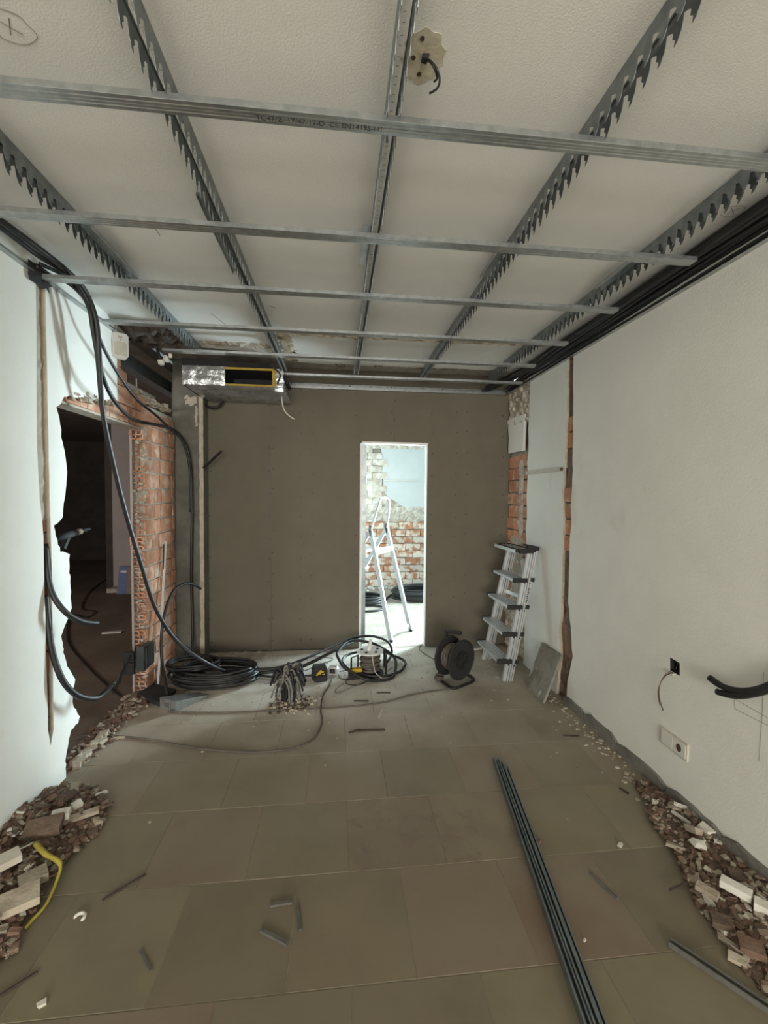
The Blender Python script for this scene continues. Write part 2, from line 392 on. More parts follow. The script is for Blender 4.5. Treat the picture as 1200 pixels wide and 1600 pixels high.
wr.slab([[(-5.2, 0), (near_edge[-1][0], 0)] + near_edge[::-1] + [(2.965, ZC), (-5.2, ZC)], hole], MX(XR), .022, 0, 0, 1)
wr.slab([[(far_edge[-1][0], 0)] + [(yE+.01, 0)] + [(yE+rj.uniform(-.012, .012), .1+.1*i) for i in range(25)] + [(yE, ZC), (2.965, ZC), (2.965, 2.5)] + far_edge[:-1]], MX(XR), .022, 0, 0, 1)
wro = wr.obj('wall_right', ['paint', 'mortar_tan'], zero=True); struct(wro, 'off-white plastered wall with a ragged vertical chase')
MB().box(XR+.06, XR+.16, -5.2, 4.4, -.02, ZC).obj('masonry_core', 'mortar', wro)
# chase bed and bricks showing in the chase and at the stripped end
MB().rough(2.84, 3.1, 0, 2.52, lambda u, v, w: (XR+.034-w, u, v), .016, .03, 0, 0, seed=4).obj('chase_bed', 'chase', wro)
def brick_mesh(l, h, d, mt, seed, jag_=.004):
    r = random.Random(seed); b = MB(); cs = []
    for (a, c, e) in [(-1, -1, -1), (1, -1, -1), (1, 1, -1), (-1, 1, -1), (-1, -1, 1), (1, -1, 1), (1, 1, 1), (-1, 1, 1)]:
        cs.append((a*d/2+r.uniform(-jag_, jag_), c*l/2+r.uniform(-jag_, jag_), e*h/2+r.uniform(-jag_, jag_)))
    b.hexa(cs); return b.mesh('brick', [mt], Vector((0, 0, 0)), False)
bm = [brick_mesh(.228, .104, .05, 'brick', i) for i in range(4)]
bs = [brick_mesh(.228, .104, .05, 'brick_smeared', 10+i) for i in range(4)]
bh = [brick_mesh(.112, .104, .05, 'brick', 20+i) for i in range(3)]
bc = [brick_mesh(.228, .104, .05, 'brick_chalky', 30+i) for i in range(3)]
for k in range(6):   # bricks in the chase
    z = 1.16+k*.118+(.28 if k > 3 else 0)
    place_copy(rj.choice(bh), 'brick', (XR+.040, 3.0, z), wro)
nz = 16
for k in range(nz):
    z = .06+k*.118; sh = .12 if k % 2 else 0
    for j in range(3):
        y = yE+.06+sh+(j-.5)*.24+.06
        y0, y1 = max(y-.114, yE-.02), min(y+.114, YB)
        if y1-y0 < .04: continue
        me = rj.choice(bm if k > 7 else bm+bs+bc) if y1-y0 > .2 else rj.choice(bh)
        place_copy(me, 'brick', (XR+.052+rj.uniform(-.004, .004), (y0+y1)/2, z), wro, scale=(1, (y1-y0)/(.228 if y1-y0 > .2 else .112), 1))
fm = lambda u, v, w: (XR+.028-w, u, v)
MB().rough(yE, YB, 2.16, ZC-.02, fm, .028, .022, .01, 0, seed=8).obj('plaster_scar', 'rough_plaster', wro)
MB().rough(yE+.02, YB, .02, .62, fm, .022, .025, .01, 0, seed=12).obj('plaster_scar', 'rough_plaster', wro)
MB().rough(yE+.12, YB-.1, .6, 1.12, fm, .018, .025, .02, 0, seed=14).obj('plaster_scar', 'mortar', wro)
MB().rough(3.80, 3.9, 1.1, 1.85, fm, .018, .02, .015, 0, seed=15).obj('mortar_smear', 'mortar', wro)
pat = [pX(*p, XR+.004) for p in [(793, 657), (806, 651), (820, 647), (818, 676), (817, 704), (805, 706), (794, 709), (795, 684)]]
MB().slab([[(p.y, p.z) for p in pat]], MX(XR+.028), 0, -.024).obj('plaster_patch', 'paint', wro)
b = MB()
for i in range(34):
    z = rj.uniform(.1, 2.4); b.chunk((XR+.02, rj.choice([3.06, 3.05, yE])+rj.uniform(-.012, .012), z), .008, .012, rj.uniform(.01, .035))
b.obj('loose_plaster_flakes', 'mortar_tan', wro, kind='stuff')
# wall box with loose wires
hb = MB(); cxy = Vector((XR, sum(p[0] for p in hole)/4, sum(p[1] for p in hole)/4))
# pencil lines on the right wall
for pts in [[(1193, 1050), (1192, 1100), (1186, 1190)], [(1148, 1092), (1149, 1108), (1200, 1134)], [(1148, 1092), (1200, 1122)]]:
    q = [pX(x, y, XR-.0006) for x, y in pts]; MB().tube(q, .0009, 4).obj('pencil_mark', 'pencil', wro)

# grey mortar strip where the skirting was
bs_r = setting('baseboard_right', (XR, 1.5, 0), 'rough grey mortar strip left where the skirting was removed')
y = -.3
while y < 2.93:
    l = rj.uniform(.2, .42); y1 = min(y+l, 2.95); h = .068+rj.uniform(-.008, .008)
    top = [(y1-(y1-y)*i/6, h+rj.uniform(-.006, .006)-(.02 if i in (0, 6) else 0)) for i in range(7)]
    MB().slab([[(y, -.001), (y1-.004, -.001)] + [(max(y, min(y1-.004, p[0])), p[1]) for p in top]], MX(XR), 0, -.014-rj.uniform(0, .006)).obj('mortar_block', 'mortar_grey', bs_r)
    y = y1

# ---- left wall: plaster skin with a smashed opening, chase, bricks
ne = [(88, 636), (94, 663), (98, 692), (105, 738), (102, 774), (98, 808), (84, 821), (90, 845), (94, 862), (109, 866), (108, 896), (110, 900), (111, 925), (112, 950), (95.5, 994),
      (98, 1010), (101, 1025), (108, 1045), (117.5, 1061), (113, 1085), (115, 1105), (125, 1120), (122, 1130), (111, 1141), (107, 1160), (102, 1190), (103, 1205)]
ne = [pX(*p, XL) for p in ne]; ne = [(p.y, p.z) for p in ne]
rl = random.Random(5)
def dense2(pts, k, amp):
    out = []
    for a, b_ in zip(pts, pts[1:]):
        for i in range(k):
            t = i/k; out.append((a[0]+(b_[0]-a[0])*t+(rl.uniform(-amp, amp) if i else 0), a[1]+(b_[1]-a[1])*t+(rl.uniform(-amp, amp) if i else 0)))
    out.append(pts[-1]); return out
ne_d = dense2(ne, 3, .006)
lint = dense2([(2.965, 2.085), (2.86, 2.06), (2.72, 2.05), (2.62, 2.03), (2.5, 2.01), (2.419, 1.995), ne[0]], 3, .012)[:-1]
gl = [(pX(x, y, XL).y, pX(x, y, XL).z) for x, y in [(56, 440), (57, 520), (57, 600), (58, 700), (62, 780), (68, 840), (69, 900), (71, 960), (72, 1020), (74, 1080), (75, 1140), (79, 1166)]]
gr = [(pX(x, y, XL).y, pX(x, y, XL).z) for x, y in [(84, 1140), (83, 1060), (82, 980), (81, 900), (79, 820), (77, 740), (76, 700), (74, 600), (72, 520), (71, 440)]]
groove = dense2(gl+gr, 2, .003)
wl = MB()
wl.slab([[(-5.2, 0), (ne_d[-1][0], 0)] + ne_d[::-1] + lint[::-1] + [(2.965, ZC), (-5.2, ZC)], groove], MX(XL), -.02, 0, 0, 1)
wlo = wl.obj('wall_left', ['paint', 'mortar_tan'], zero=True); struct(wlo, 'bluish white plastered wall smashed open beside the doorway')
core = MB().box(XL-.12, XL-.045, -5.2, 2.19, 0, ZC); core.box(XL-.12, XL-.09, 2.19, 2.34, 0, ZC); core.box(XL-.12, XL-.022, 2.28, 2.96, 2.06, ZC)
core.box(XL-.045, XL-.021, -5.2, 2.19, 0, ZC); core.obj('masonry_core', 'mortar', wlo)
# tan filling in the upper chase
top = [p for p in gl if p[1] > 1.3]; bot = [p for p in gr if p[1] > 1.3]
MB().rough(2.19, 2.32, 1.36, 2.52, lambda u, v, w: (XL-.022+w, u, v), .007, .03, 0, 0, seed=3).obj('chase_filling', 'mortar_tan', wlo)
MB().rough(2.2, 2.33, .2, 1.36, lambda u, v, w: (XL-.088+w, u, v), .006, .03, 0, 0, seed=6).obj('chase_bed', 'rust_dark', wlo)

# hollow clay bricks: mesh with 2 x 3 cells open towards -y
def hollow_mesh(l, h, d, mt, seed, open_sign=-1):
    r = random.Random(seed); b = MB(); th = .009
    us = [-d/2, -d/2+th, -th/2, th/2, d/2-th, d/2]; vs_ = [-h/2, -h/2+th]
    for k in range(1, 3): c = -h/2+h*k/3; vs_ += [c-th/2, c+th/2]
    vs_ += [h/2-th, h/2]
    y0 = open_sign*l/2; y1 = -open_sign*l/2; yd = y0 - open_sign*min(.07, l*.6)
    for i in range(5):
        for j in range(len(vs_)-1):
            cell = (i % 2 == 1) and (j % 2 == 1)
            yy = yd if cell else y0+r.uniform(-.012, .012)
            b.box(us[i], us[i+1], min(yy, y1), max(yy, y1), vs_[j], vs_[j+1])
    return b.mesh('brick', [mt], Vector((0, 0, 0)), False)
hol = [hollow_mesh(.16, .106, .096, 'brick', 40+i) for i in range(5)]
hol2 = [hollow_mesh(.10, .106, .096, 'brick', 50+i, 1) for i in range(4)]
xc = XL-.02-.05
# near jamb: broken brick ends just behind the plaster edge
for k in range(17):
    z = .06+k*.118
    ye = min((abs(p[1]-z), p[0]) for p in ne_d)[1]
    e = ye + rl.uniform(-.05, .0) + (.06 if 1.16 < z < 1.32 else 0)
    if .1 < z < .45: e -= .03
    e2 = max(e-.1, 2.34)
    place_copy(rl.choice(hol2), 'brick', (xc, max(e, 2.36)-.05, z), wlo, scale=(1, .6, 1))
    MB().box(xc-.046, xc+.046, 2.315, e2, z-.05, z+.05).obj('brick', 'brick', wlo)
# far pier
pier = MB().box(XL-.105, XL-.03, 3.42, 3.95, 0, 2.16); po = pier.obj('wall_left_pier', 'mortar', zero=True); struct(po, 'stripped brick pier beyond the broken opening')
bq = [brick_mesh(.228, .106, .03, 'brick', 60+i) for i in range(5)]
bq2 = [brick_mesh(.112, .106, .03, 'brick', 70+i) for i in range(3)]
for k in range(18):
    z = .06+k*.118; e = 3.40+rl.uniform(-.03, .03)
    place_copy(rl.choice(hol), 'brick', (xc, e+.08, z), po)
    y = e+.17 + (.0 if k % 2 else .07)
    place_copy(rl.choice(bq2), 'brick', (XL-.032+rl.uniform(-.003, .003), e+.2, z), po)
    y = e+.262
    while y < 3.965:
        y1 = min(y+.236, 3.97)
        if y1-y > .04: place_copy(rl.choice(bq), 'brick', (XL-.032+rl.uniform(-.003, .003), (y+y1)/2, z), po, scale=(1, (y1-y-.008)/.228, 1))
        y = y1
# lintel courses over the opening
for k, z in enumerate((2.035, 2.153)):
    y = 2.44 if k == 0 else 2.98
    while y < 3.38:
        y1 = min(y+.236, 3.42)
        place_copy(rl.choice(bm), 'brick', (XL-.05+(rl.uniform(-.004, .004)), (y+y1)/2, z), po, scale=(1.1, (y1-y-.008)/.228, 1))
        y = y1
for (y, z, s, h) in [(3.02, 2.275, .45, 1.1), (3.1, 2.27, .4, .9), (3.03, 2.385, .3, .9)]:
    place_copy(bm[1], 'brick', (XL-.05, y, z), po, scale=(1, s, h))
b = MB()
for i in range(70):
    y = rl.uniform(3.1, 3.95); b.chunk((XL-.05+rl.uniform(-.04, .03), y, 2.215+rl.uniform(-.01, .02)), rl.uniform(.01, .03), rl.uniform(.01, .03), rl.uniform(.008, .02), rl.uniform(0, 3))
for i in range(90):
    y = rl.uniform(2.43, 2.95); b.chunk((XL-.03+rl.uniform(-.03, .03), y, 2.0+.13*(y-2.43)+rl.uniform(-.01, .03)), rl.uniform(.006, .02), rl.uniform(.01, .025), rl.uniform(.006, .02), rl.uniform(0, 3))
b.obj('broken_mortar', 'pale_debris', po, kind='stuff')
b = MB()
for i in range(60):
    z = rl.uniform(.05, 2.1); b.chunk((XL-.02-rl.uniform(0, .08), 3.39+rl.uniform(-.02, .05), z), rl.uniform(.006, .02), rl.uniform(.01, .02), rl.uniform(.006, .018), rl.uniform(0, 3))
b.obj('broken_mortar', 'mortar', po, kind='stuff')
MB().box(XL-.115, XL-.10, 3.37, 3.44, 0, 2.02).obj('plaster_skin', 'mauve_wall', po)
MB().box(XL-.118, XL-.02, 2.43, 3.42, 1.965, 1.978).obj('soffit_skin', 'mortar_tan', po)

# ---- cement pillar in the left corner
pi = MB().box(-1.46, -1.205, 4.01, YB+.1, 0, ZC+.08); pio = pi.obj('wall_corner_pillar', 'cement_wall', zero=True); struct(pio, 'dark grey cement pillar in the far left corner')
MB().slab([jag((-1.203, 0), (-1.203, 2.45), 40, .0015)+jag((-1.205, 2.45), (-1.238, 2.45), 2, .001)+jag((-1.238, 2.45), (-1.238, 0), 40, .005)], MY(4.011), 0, .006).obj('plaster_strip', 'mortar_tan', pio)
MB().rough(-1.36, -1.25, 2.28, 2.36, MY(4.011), .010, .012, .012, 0, seed=22).obj('plaster_scar', 'mortar', pio)
MB().rough(-1.275, -1.25, 2.08, 2.28, MY(4.011), .008, .012, .010, 0, seed=23).obj('plaster_scar', 'mortar', pio)

# ---- back wall: plasterboard partition on steel studs, with doorway
wb = setting('wall_back', (0, YB, 0), 'grey-brown plasterboard partition with a doorway')
DX0, DX1, DZ = .213, .859, 2.002
YF = YB
def board(loop, nm='plasterboard'): return MB().slab([loop], MY(YF+.013), 0, .013).obj(nm, 'board_paper', wb)
TB = 2.522
board([(-1.218, .012), (-.6405, .012), (-.6405, TB), (-1.218, TB)])
board([(-.6375, .012), (DX0, .012), (DX0, DZ), (.5165, DZ), (.5165, TB), (-.6375, TB)])
board([(.5195, DZ), (DX1, DZ), (DX1, .012), (1.70, .012), (1.70, TB), (.5195, TB)])
MB().slab([[(-1.218, 2.553), (1.72, 2.553), (1.72, 2.69), (-1.218, 2.69)]], MY(YF+.013), 0, .013).obj('plasterboard', 'board_paper', wb)
MB().box(-1.218, 1.68, YF+.014, YF+.018, TB-.02, 2.56).obj('head_track', 'galv', wb)
# rear boards and studs
MB().slab([[(-1.218, .012), (DX0, .012), (DX0, DZ), (DX1, DZ), (DX1, .012), (1.73, .012), (1.73, 2.7), (-1.218, 2.7)]], MY(YF+.1), 0, .013, 0, 1).obj('plasterboard', ['board_paper', 'gypsum'], wb)
for x in (-1.2, -.64, -.04, .5, 1.06, 1.6):
    if DX0-.02 < x < DX1+.02: MB().box(x-.02, x+.02, YF+.015, YF+.085, DZ+.04, 2.6).obj('stud', 'galv_dark', wb)
    else: MB().box(x-.02, x+.02, YF+.015, YF+.085, 0, 2.6).obj('stud', 'galv_dark', wb)
d1 = setting('door_1', (DX0, YB, 0), 'bare doorway opening with steel jamb studs')
MB().slab([[(DX0+.008, 0), (DX0+.018, 0), (DX0+.018, .035), (DX0+.050, .035), (DX0+.050, DZ-.01), (DX0+.008, DZ-.01)]], MY(YF+.082), 0, .05).obj('jamb_stud', 'galv_dark', d1)
MB().box(DX0-.001, DX0+.010, YF+.012, YF+.1, 0.0, DZ).obj('gypsum_reveal', 'gypsum', d1)
MB().box(DX1-.004, DX1+.001, YF+.002, YF+.1, 0.0, DZ).obj('gypsum_reveal', 'gypsum', d1)
MB().box(DX0, DX1, YF+.002, YF+.1, DZ-.006, DZ+.001).obj('gypsum_head', 'gypsum', d1)
MB().box(DX0-.012, DX0+.002, YF-.003, YF+.004, 0.0, DZ+.012).obj('edge_trim', 'gypsum', d1)
MB().box(DX0-.012, DX1+.006, YF-.003, YF+.004, DZ-.002, DZ+.012).obj('edge_trim', 'gypsum', d1)
# screws in rows
sc = MB(); rs = random.Random(2)
for x in (-1.195, -.655, -.622, -.36, -.25, .17, .50, .535, .905, 1.15, 1.25, 1.62):
    z = .1
    while z < 2.5:
        if not (DX0 < x < DX1 and z < DZ+.02):
            xx = x+rs.uniform(-.008, .008); sc.cyl((xx, YF-.0012, z), (xx, YF+.004, z), .0075, 8)
        z += .2+rs.uniform(-.02, .02)
sc.obj('screw_heads', 'screw', wb, kind='stuff')
b = MB()
for x in [-1.1, -.9, -.7, -.5, -.45, -.1, .1, .3, .5, .8, 1.0, 1.3]: b.cyl((x, YF+.010, 2.54), (x, YF+.016, 2.54), .006, 8)
b.obj('track_screws', 'screw', wb, kind='stuff')
# low rough kerb at the foot of the partition
MB().rough(-1.2, -.62, 3.97, 4.16, lambda u, v, w: (u, v, w+.001), .02, .04, .01, 0, seed=31).obj('mortar_kerb', 'mortar', wb)

# ---- wall behind the camera with its window
wz = MB().slab([[(-1.6, 0), (1.8, 0), (1.8, ZC), (-1.6, ZC)], [(-1.35, .4), (1.25, .4), (1.25, 2.4), (-1.35, 2.4)]], MY(-5.2), -.1, 0)
struct(wz.obj('wall_rear', 'paint', zero=True), 'wall behind the viewer with a window opening')
w2 = setting('window_2', (-.1, -5.15, .4), 'window behind the viewer')
for a in ((-1.35, -1.30, .4, 2.4), (1.2, 1.25, .4, 2.4), (-1.35, 1.25, .4, .45), (-1.35, 1.25, 2.35, 2.4)):
    MB().box(a[0], a[1], -5.18, -5.12, a[2], a[3]).obj('window_frame', 'white_plastic', w2)

# ---- left room seen through the hole
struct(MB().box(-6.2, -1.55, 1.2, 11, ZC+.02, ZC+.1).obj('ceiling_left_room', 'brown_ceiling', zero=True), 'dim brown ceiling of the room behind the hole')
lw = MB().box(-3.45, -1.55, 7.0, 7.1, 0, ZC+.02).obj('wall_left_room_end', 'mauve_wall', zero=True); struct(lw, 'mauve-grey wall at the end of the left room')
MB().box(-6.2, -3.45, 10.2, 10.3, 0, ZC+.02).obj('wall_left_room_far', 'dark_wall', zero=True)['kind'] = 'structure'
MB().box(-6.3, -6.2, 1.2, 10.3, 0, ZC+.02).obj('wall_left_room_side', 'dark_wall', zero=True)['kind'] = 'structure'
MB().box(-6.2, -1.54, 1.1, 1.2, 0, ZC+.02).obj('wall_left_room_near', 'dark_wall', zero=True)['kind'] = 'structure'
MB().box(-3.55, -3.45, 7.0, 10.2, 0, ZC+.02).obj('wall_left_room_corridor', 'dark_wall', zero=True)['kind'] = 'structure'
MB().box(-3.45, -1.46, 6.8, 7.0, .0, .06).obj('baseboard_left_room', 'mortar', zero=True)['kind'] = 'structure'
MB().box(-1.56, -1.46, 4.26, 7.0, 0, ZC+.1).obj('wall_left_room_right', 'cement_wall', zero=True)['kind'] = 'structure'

# ---- far room seen through the doorway
wf = MB().box(-1.3, 2.7, 7.06, 7.16, 0, 2.8).obj('wall_far', 'mortar', zero=True); struct(wf, 'far wall with pale blue plaster above exposed bricks')
rf = random.Random(9)
def brick_y(l, h, d, mt, seed):
    me = brick_mesh(l, h, d, mt, seed, .005); me.transform(Matrix.Rotation(math.pi/2, 4, 'Z')); return me
fy = [brick_y(.232, .106, .05, 'brick_smeared', 80+i) for i in range(5)]
fc = [brick_y(.232, .100, .06, 'brick_chalky', 90+i) for i in range(4)]
for k in range(10):
    z = .06+k*.118; x = -.1+(.12 if k % 2 else 0)
    while x < 1.9:
        place_copy(rf.choice(fy), 'brick', (x, 7.045+rf.uniform(-.006, .006), z), wf); x += .24
for k in range(11):
    z = 1.30+k*.104; x = .1+(.08 if k % 2 else 0)
    while x < .66+rf.uniform(-.03, .04):
        place_copy(rf.choice(fc), 'brick', (x, 7.045+rf.uniform(-.012, .006), z), wf); x += .24
ed = [(.70+rf.uniform(-.03, .03), 2.46-.09*i) for i in range(9)] + [(.73, 1.6), (.76, 1.52), (.84, 1.45), (.93, 1.40), (1.03, 1.33), (1.1, 1.30)] + [(1.16+.06*i, 1.29+rf.uniform(-.02, .02)) for i in range(20)]
MB().slab([ed + [(2.6, 1.29), (2.6, 2.27), (.7, 2.30)][:2] + [(.72, 2.275)]], MY(7.03), -.02, .005).obj('plaster_skin', 'pale_blue', wf)
for (z0, z1, sd, am) in [(1.19, 1.31, 41, .035), (1.08, 1.2, 42, .03)]:
    MB().rough(.0, 2.0, z0, z1, MY(7.02), am, .03, .015, 0, seed=sd).obj('plaster_scar', 'brick_chalky', wf)
MB().rough(.60, 1.12, 1.26, 1.62, MY(7.056), .018, .03, .03, 0, seed=47).obj('plaster_scar', 'brick_chalky', wf)
MB().rough(.0, 2.0, 2.26, 2.4, MY(7.02), .03, .03, .015, 0, seed=44).obj('plaster_scar', 'brick_chalky', wf)
MB().box(.74, 1.28, 7.005, 7.025, 1.735, 1.755).obj('trunking_strip', 'white_plastic', wf)
b = MB()
for i in range(120):
    b.chunk((rf.uniform(.1, 1.7), 6.98-abs(rf.gauss(0, .14)), .008), rf.uniform(.01, .04), rf.uniform(.01, .03), rf.uniform(.006, .02), rf.uniform(0, 3))
b.obj('plaster_rubble_row', 'white_debris', wf, kind='stuff')
MB().slab([[(4.26, 0), (7.1, 0), (7.1, 2.8), (4.26, 2.8)], [(4.48, .05), (5.04, .05), (5.04, 2.15), (4.48, 2.15)], [(5.5, .05), (6.1, .05), (6.1, 2.15), (5.5, 2.15)]], MX(2.6), 0, .12).obj('wall_far_right', 'pale_blue', zero=True)['kind'] = 'structure'
w1 = setting('window_1', (2.66, 5.75, .15), 'tall window lighting the far room')
for a in ((4.48, 4.52, .05, 2.15), (5.0, 5.04, .05, 2.15), (5.5, 5.54, .05, 2.15), (6.06, 6.1, .05, 2.15), (4.48, 5.04, .05, .09), (5.5, 6.1, .05, .09), (4.48, 5.04, 2.11, 2.15), (5.5, 6.1, 2.11, 2.15)):
    MB().box(2.63, 2.69, a[0], a[1], a[2], a[3]).obj('window_frame', 'white_plastic', w1)
MB().box(-1.4, -1.3, 4.27, 7.1, 0, 2.8).obj('wall_far_left', 'pale_blue', zero=True)['kind'] = 'structure'
MB().box(-1.4, 2.72, 4.27, 7.16, 2.8, 2.9).obj('ceiling_far_room', 'ceiling_paint', zero=True)['kind'] = 'structure'

# ================================================================== THINGS
V = Vector
# ---- ceiling grid: saw-tooth carrier rails (run away from the camera)
PRX = [-1.03, -.455, .14, .722, 1.332]
pr_lab = ['saw-toothed steel carrier rail nearest the left wall', 'saw-toothed steel carrier rail second from the left wall', 'middle saw-toothed steel carrier rail, slotted face seen from below',
          'saw-toothed steel carrier rail right of the ceiling rose scar', 'saw-toothed steel carrier rail nearest the black cable bundle']
pr_end = [3.36, 3.8, 3.8, 3.82, 3.76]
ZR = 2.50                                   # underside of the cross rails
def toothed(x, y0, y1, t):
    pts = [(y0, 2.583), (y1, 2.583)][::-1]; z0 = 2.552; y = y0; low = []
    low.append((y0, z0))
    while y < y1-.051:   # hooked teeth
        low += [(y+.004, z0), (y+.006, z0-.014), (y+.010, z0-.030), (y+.020, z0-.043), (y+.031, z0-.047), (y+.028, z0-.034), (y+.036, z0-.026), (y+.034, z0-.014), (y+.043, z0-.006)]
        y += .05
    low.append((y1, z0))
    return MB().slab([low+pts], MX(x), -t/2, t/2)
for i, x in enumerate(PRX):
    y0, y1 = .15, pr_end[i]
    t = thing('carrier_rail', pr_lab[i], 'metal rail', (x, (y0+y1)/2, 2.5), 'saw-toothed carrier rails of the ceiling grid')
    # slotted web
    holes = []; y = y0+.04
    while y < y1-.06:
        holes.append([(x-.004, y), (x+.004, y), (x+.004, y+.022), (x-.004, y+.022)]); y += .05
    MB().slab([[(x-.017, y0), (x+.017, y0), (x+.017, y1), (x-.017, y1)]]+holes, lambda u, v, w: (u, v, 2.572+w), 0, .0015).obj('web', 'galv_web', t)
    for s in (-1, 1): toothed(x+s*.017, y0, y1, .0014).obj('toothed_flange', 'galv_dark', t)
    # splice channel
    ya, yb = [(1.86, 2.26), (1.62, 2.16), (1.74, 2.02), (1.78, 2.06), (1.80, 2.10)][i]; s = -1 if i else 1
    xs = x+s*.034
    b = MB().box(xs-.017, xs+.017, ya, yb, 2.560, 2.5615); b.box(xs-.017, xs-.0155, ya, yb, 2.545, 2.5615); b.box(xs+.0155, xs+.017, ya, yb, 2.545, 2.5615)
    b.obj('splice_channel', 'galv', t)
    for y in (1.35, 2.35, 3.15):
        if y < y1: MB().cyl((x+.0, y, 2.575), (x+.0, y, ZC+.002), .004, 6).obj('hanger_rod', 'galv_dark', t)
# ---- cross rails 47 x 17 mm
cr = [(1.21, -1.40, 1.62, 'widest steel furring channel crossing the top of the picture'), (1.733, -1.40, 1.497, 'second steel furring channel from the viewer, ending at the cables'),
      (2.23, -1.405, 1.485, 'third steel furring channel from the viewer, touching the hanging black conduits'), (2.745, -1.385, 1.488, 'fourth steel furring channel from the viewer'),
      (3.236, -1.24, 1.50, 'fifth steel furring channel, just beyond the scar of the removed partition'), (3.738, -.55, 1.615, 'last steel furring channel, along the broken ceiling edge')]
for k, (y, x0, x1, lab) in enumerate(cr):
    t = thing('furring_channel', lab, 'metal rail', ((x0+x1)/2, y, ZR), 'furring channels crossing the ceiling grid')
    w = .0235
    prof = [(-w, ZR+.017), (-w, ZR+.001), (-w+.001, ZR), (-.0125, ZR), (-.0105, ZR+.0016), (-.0085, ZR), (-.002, ZR), (0, ZR+.0012), (.002, ZR), (.0085, ZR), (.0105, ZR+.0016), (.0125, ZR), (w-.001, ZR), (w, ZR+.001), (w, ZR+.017),
            (w-.006, ZR+.017), (w-.006, ZR+.0162), (w-.0012, ZR+.0162), (w-.0012, ZR+.003), (-w+.0012, ZR+.003), (-w+.0012, ZR+.0162), (-w+.006, ZR+.0162), (-w+.006, ZR+.017)]
    MB().slab([[(y+p[0], p[1]) for p in prof]], lambda u, v, ww: (ww, u, v), x0, x1).obj('channel', 'galv', t)
    if k == 0:
        cu = bpy.data.curves.new('printed_text', 'FONT'); cu.body = 'TC47/Z  17/47-12-D  CE EN14195-H1'; cu.size = .0215; cu.extrude = .0001
        cu.materials.append(MATS['pencil'])
        tmp = bpy.data.objects.new('tmp_text', cu); COL.objects.link(tmp)
        bpy.context.view_layer.update()
        me = bpy.data.meshes.new_from_object(tmp); bpy.data.objects.remove(tmp)
        me.materials.clear(); me.materials.append(MATS['screw'])
        place_copy(me, 'printed_text', (-.225, y+.012, ZR-.0004), t, rot=(math.pi, 0, 0))
# ---- wall angles carrying the grid
def angle(name, lab, x, y0, y1, sgn, z=ZR):
    b = MB().box(min(x, x+sgn*.028), max(x, x+sgn*.028), y0, y1, z-.0015, z); b.box(min(x, x+sgn*.0015), max(x, x+sgn*.0015), y0, y1, z, z+.028)
    return tag(b.obj(name, 'galv'), lab, 'metal angle', 'wall angles of the ceiling grid')
angle('wall_angle', 'thin steel wall angle along the top of the left wall', XL+.001, .2, 2.95, 1, 2.515)
angle('wall_angle', 'thin steel wall angle along the top of the right wall under the cables', XR-.001, .2, 4.15, -1)
tag(MB().box(-.5, 1.63, YB-.032, YB-.0015, 2.497, 2.4985).box(-.5, 1.63, YB-.0030, YB-.0015, 2.4985, 2.525).obj('wall_angle', 'galv'), 'bright steel wall angle along the top of the plasterboard', 'metal angle', 'wall angles of the ceiling grid')

# ---- black cable bundle along the top of the right wall
rc = random.Random(21)
for i in range(9):
    xb = 1.512+.0165*i; zb = 2.548+(.022 if i % 2 else 0)+rc.uniform(-.003, .003); r = rc.choice([.0095, .0115, .013])
    pts = [V((xb+rc.uniform(-.006, .006)-(.12*max(0, y-3.6)/.5 if i < 6 else 0), y, zb+rc.uniform(-.004, .006)-(.02 if y > 3.9 else 0))) for y in (.1, .5, 1.0, 1.5, 2.0, 2.5, 3.0, 3.4, 3.75, 4.1)]
    tag(MB().tube(spl(pts, 5), r, 8).obj('electrical_conduit', 'black', smooth=True), 'black conduit in the bundle along the top of the right wall', 'conduit', 'black conduits bundled along the right wall')
tag(MB().tube(spl([(1.628, y, 2.512+.004*math.sin(y*5)) for y in (.1, .8, 1.5, 2.2, 2.9, 3.5, 4.1)], 5), .006, 6).obj('electrical_cable', 'black', smooth=True), 'thin black cable lying on the right wall angle below the bundle', 'cable')

# ---- black conduits hanging from the left ceiling corner
def conduit(name, pts, r, lab, mt='black', cat='conduit', group=None, n=8, cl=False, sides=8):
    o = MB().tube(spl(pts, n, cl), r, sides, cl).obj(name, mt, smooth=True); return tag(o, lab, cat, group)
G1 = 'black conduits hanging from the left ceiling corner'
conduit('hanging_conduit', [V((-1.37, .2, 2.55)), V((-1.37, 1.1, 2.548)), pz(-60, 300, 2.545), pz(0, 344, 2.545), pz(60, 388, 2.545), pz(105, 424, 2.54), pY(133, 455, 2.38), pY(150, 500, 2.46), pY(155, 560, 2.5), pY(160, 640, 2.58), pY(176, 720, 2.72), pY(196, 800, 2.85), pY(220, 880, 2.98), pY(243, 950, 3.1), pY(275, 1000, 3.2), pY(318, 1033, 3.28), pz(365, 1052, .045), pz(420, 1050, .05), pz(470, 1042, .075), pz(520, 1018, .15), pz(560, 1000, .17)], .0135,
        'longest black conduit sweeping from the left ceiling corner down to the floor', group=G1)
conduit('hanging_conduit', [V((-1.395, .2, 2.56)), V((-1.395, 1.1, 2.56)), pz(-60, 310, 2.56), pz(0, 354, 2.555), pz(58, 398, 2.555), pz(112, 434, 2.545), pY(138, 478, 2.42), pY(146, 520, 2.47), pY(158, 580, 2.55), pY(178, 625, 2.7), pX(208, 655, -1.385), pX(245, 664, -1.38), pY(272, 672, 3.88), pY(290, 695, 3.93), pY(298, 730, 3.95), pY(300, 800, 3.96), pY(299, 900, 3.97), pY(301, 980, 3.95), pz(302, 1040, .03), pz(320, 1052, .02)], .0115,
        'black conduit draped past the brick pier and down the grey pillar', group=G1)
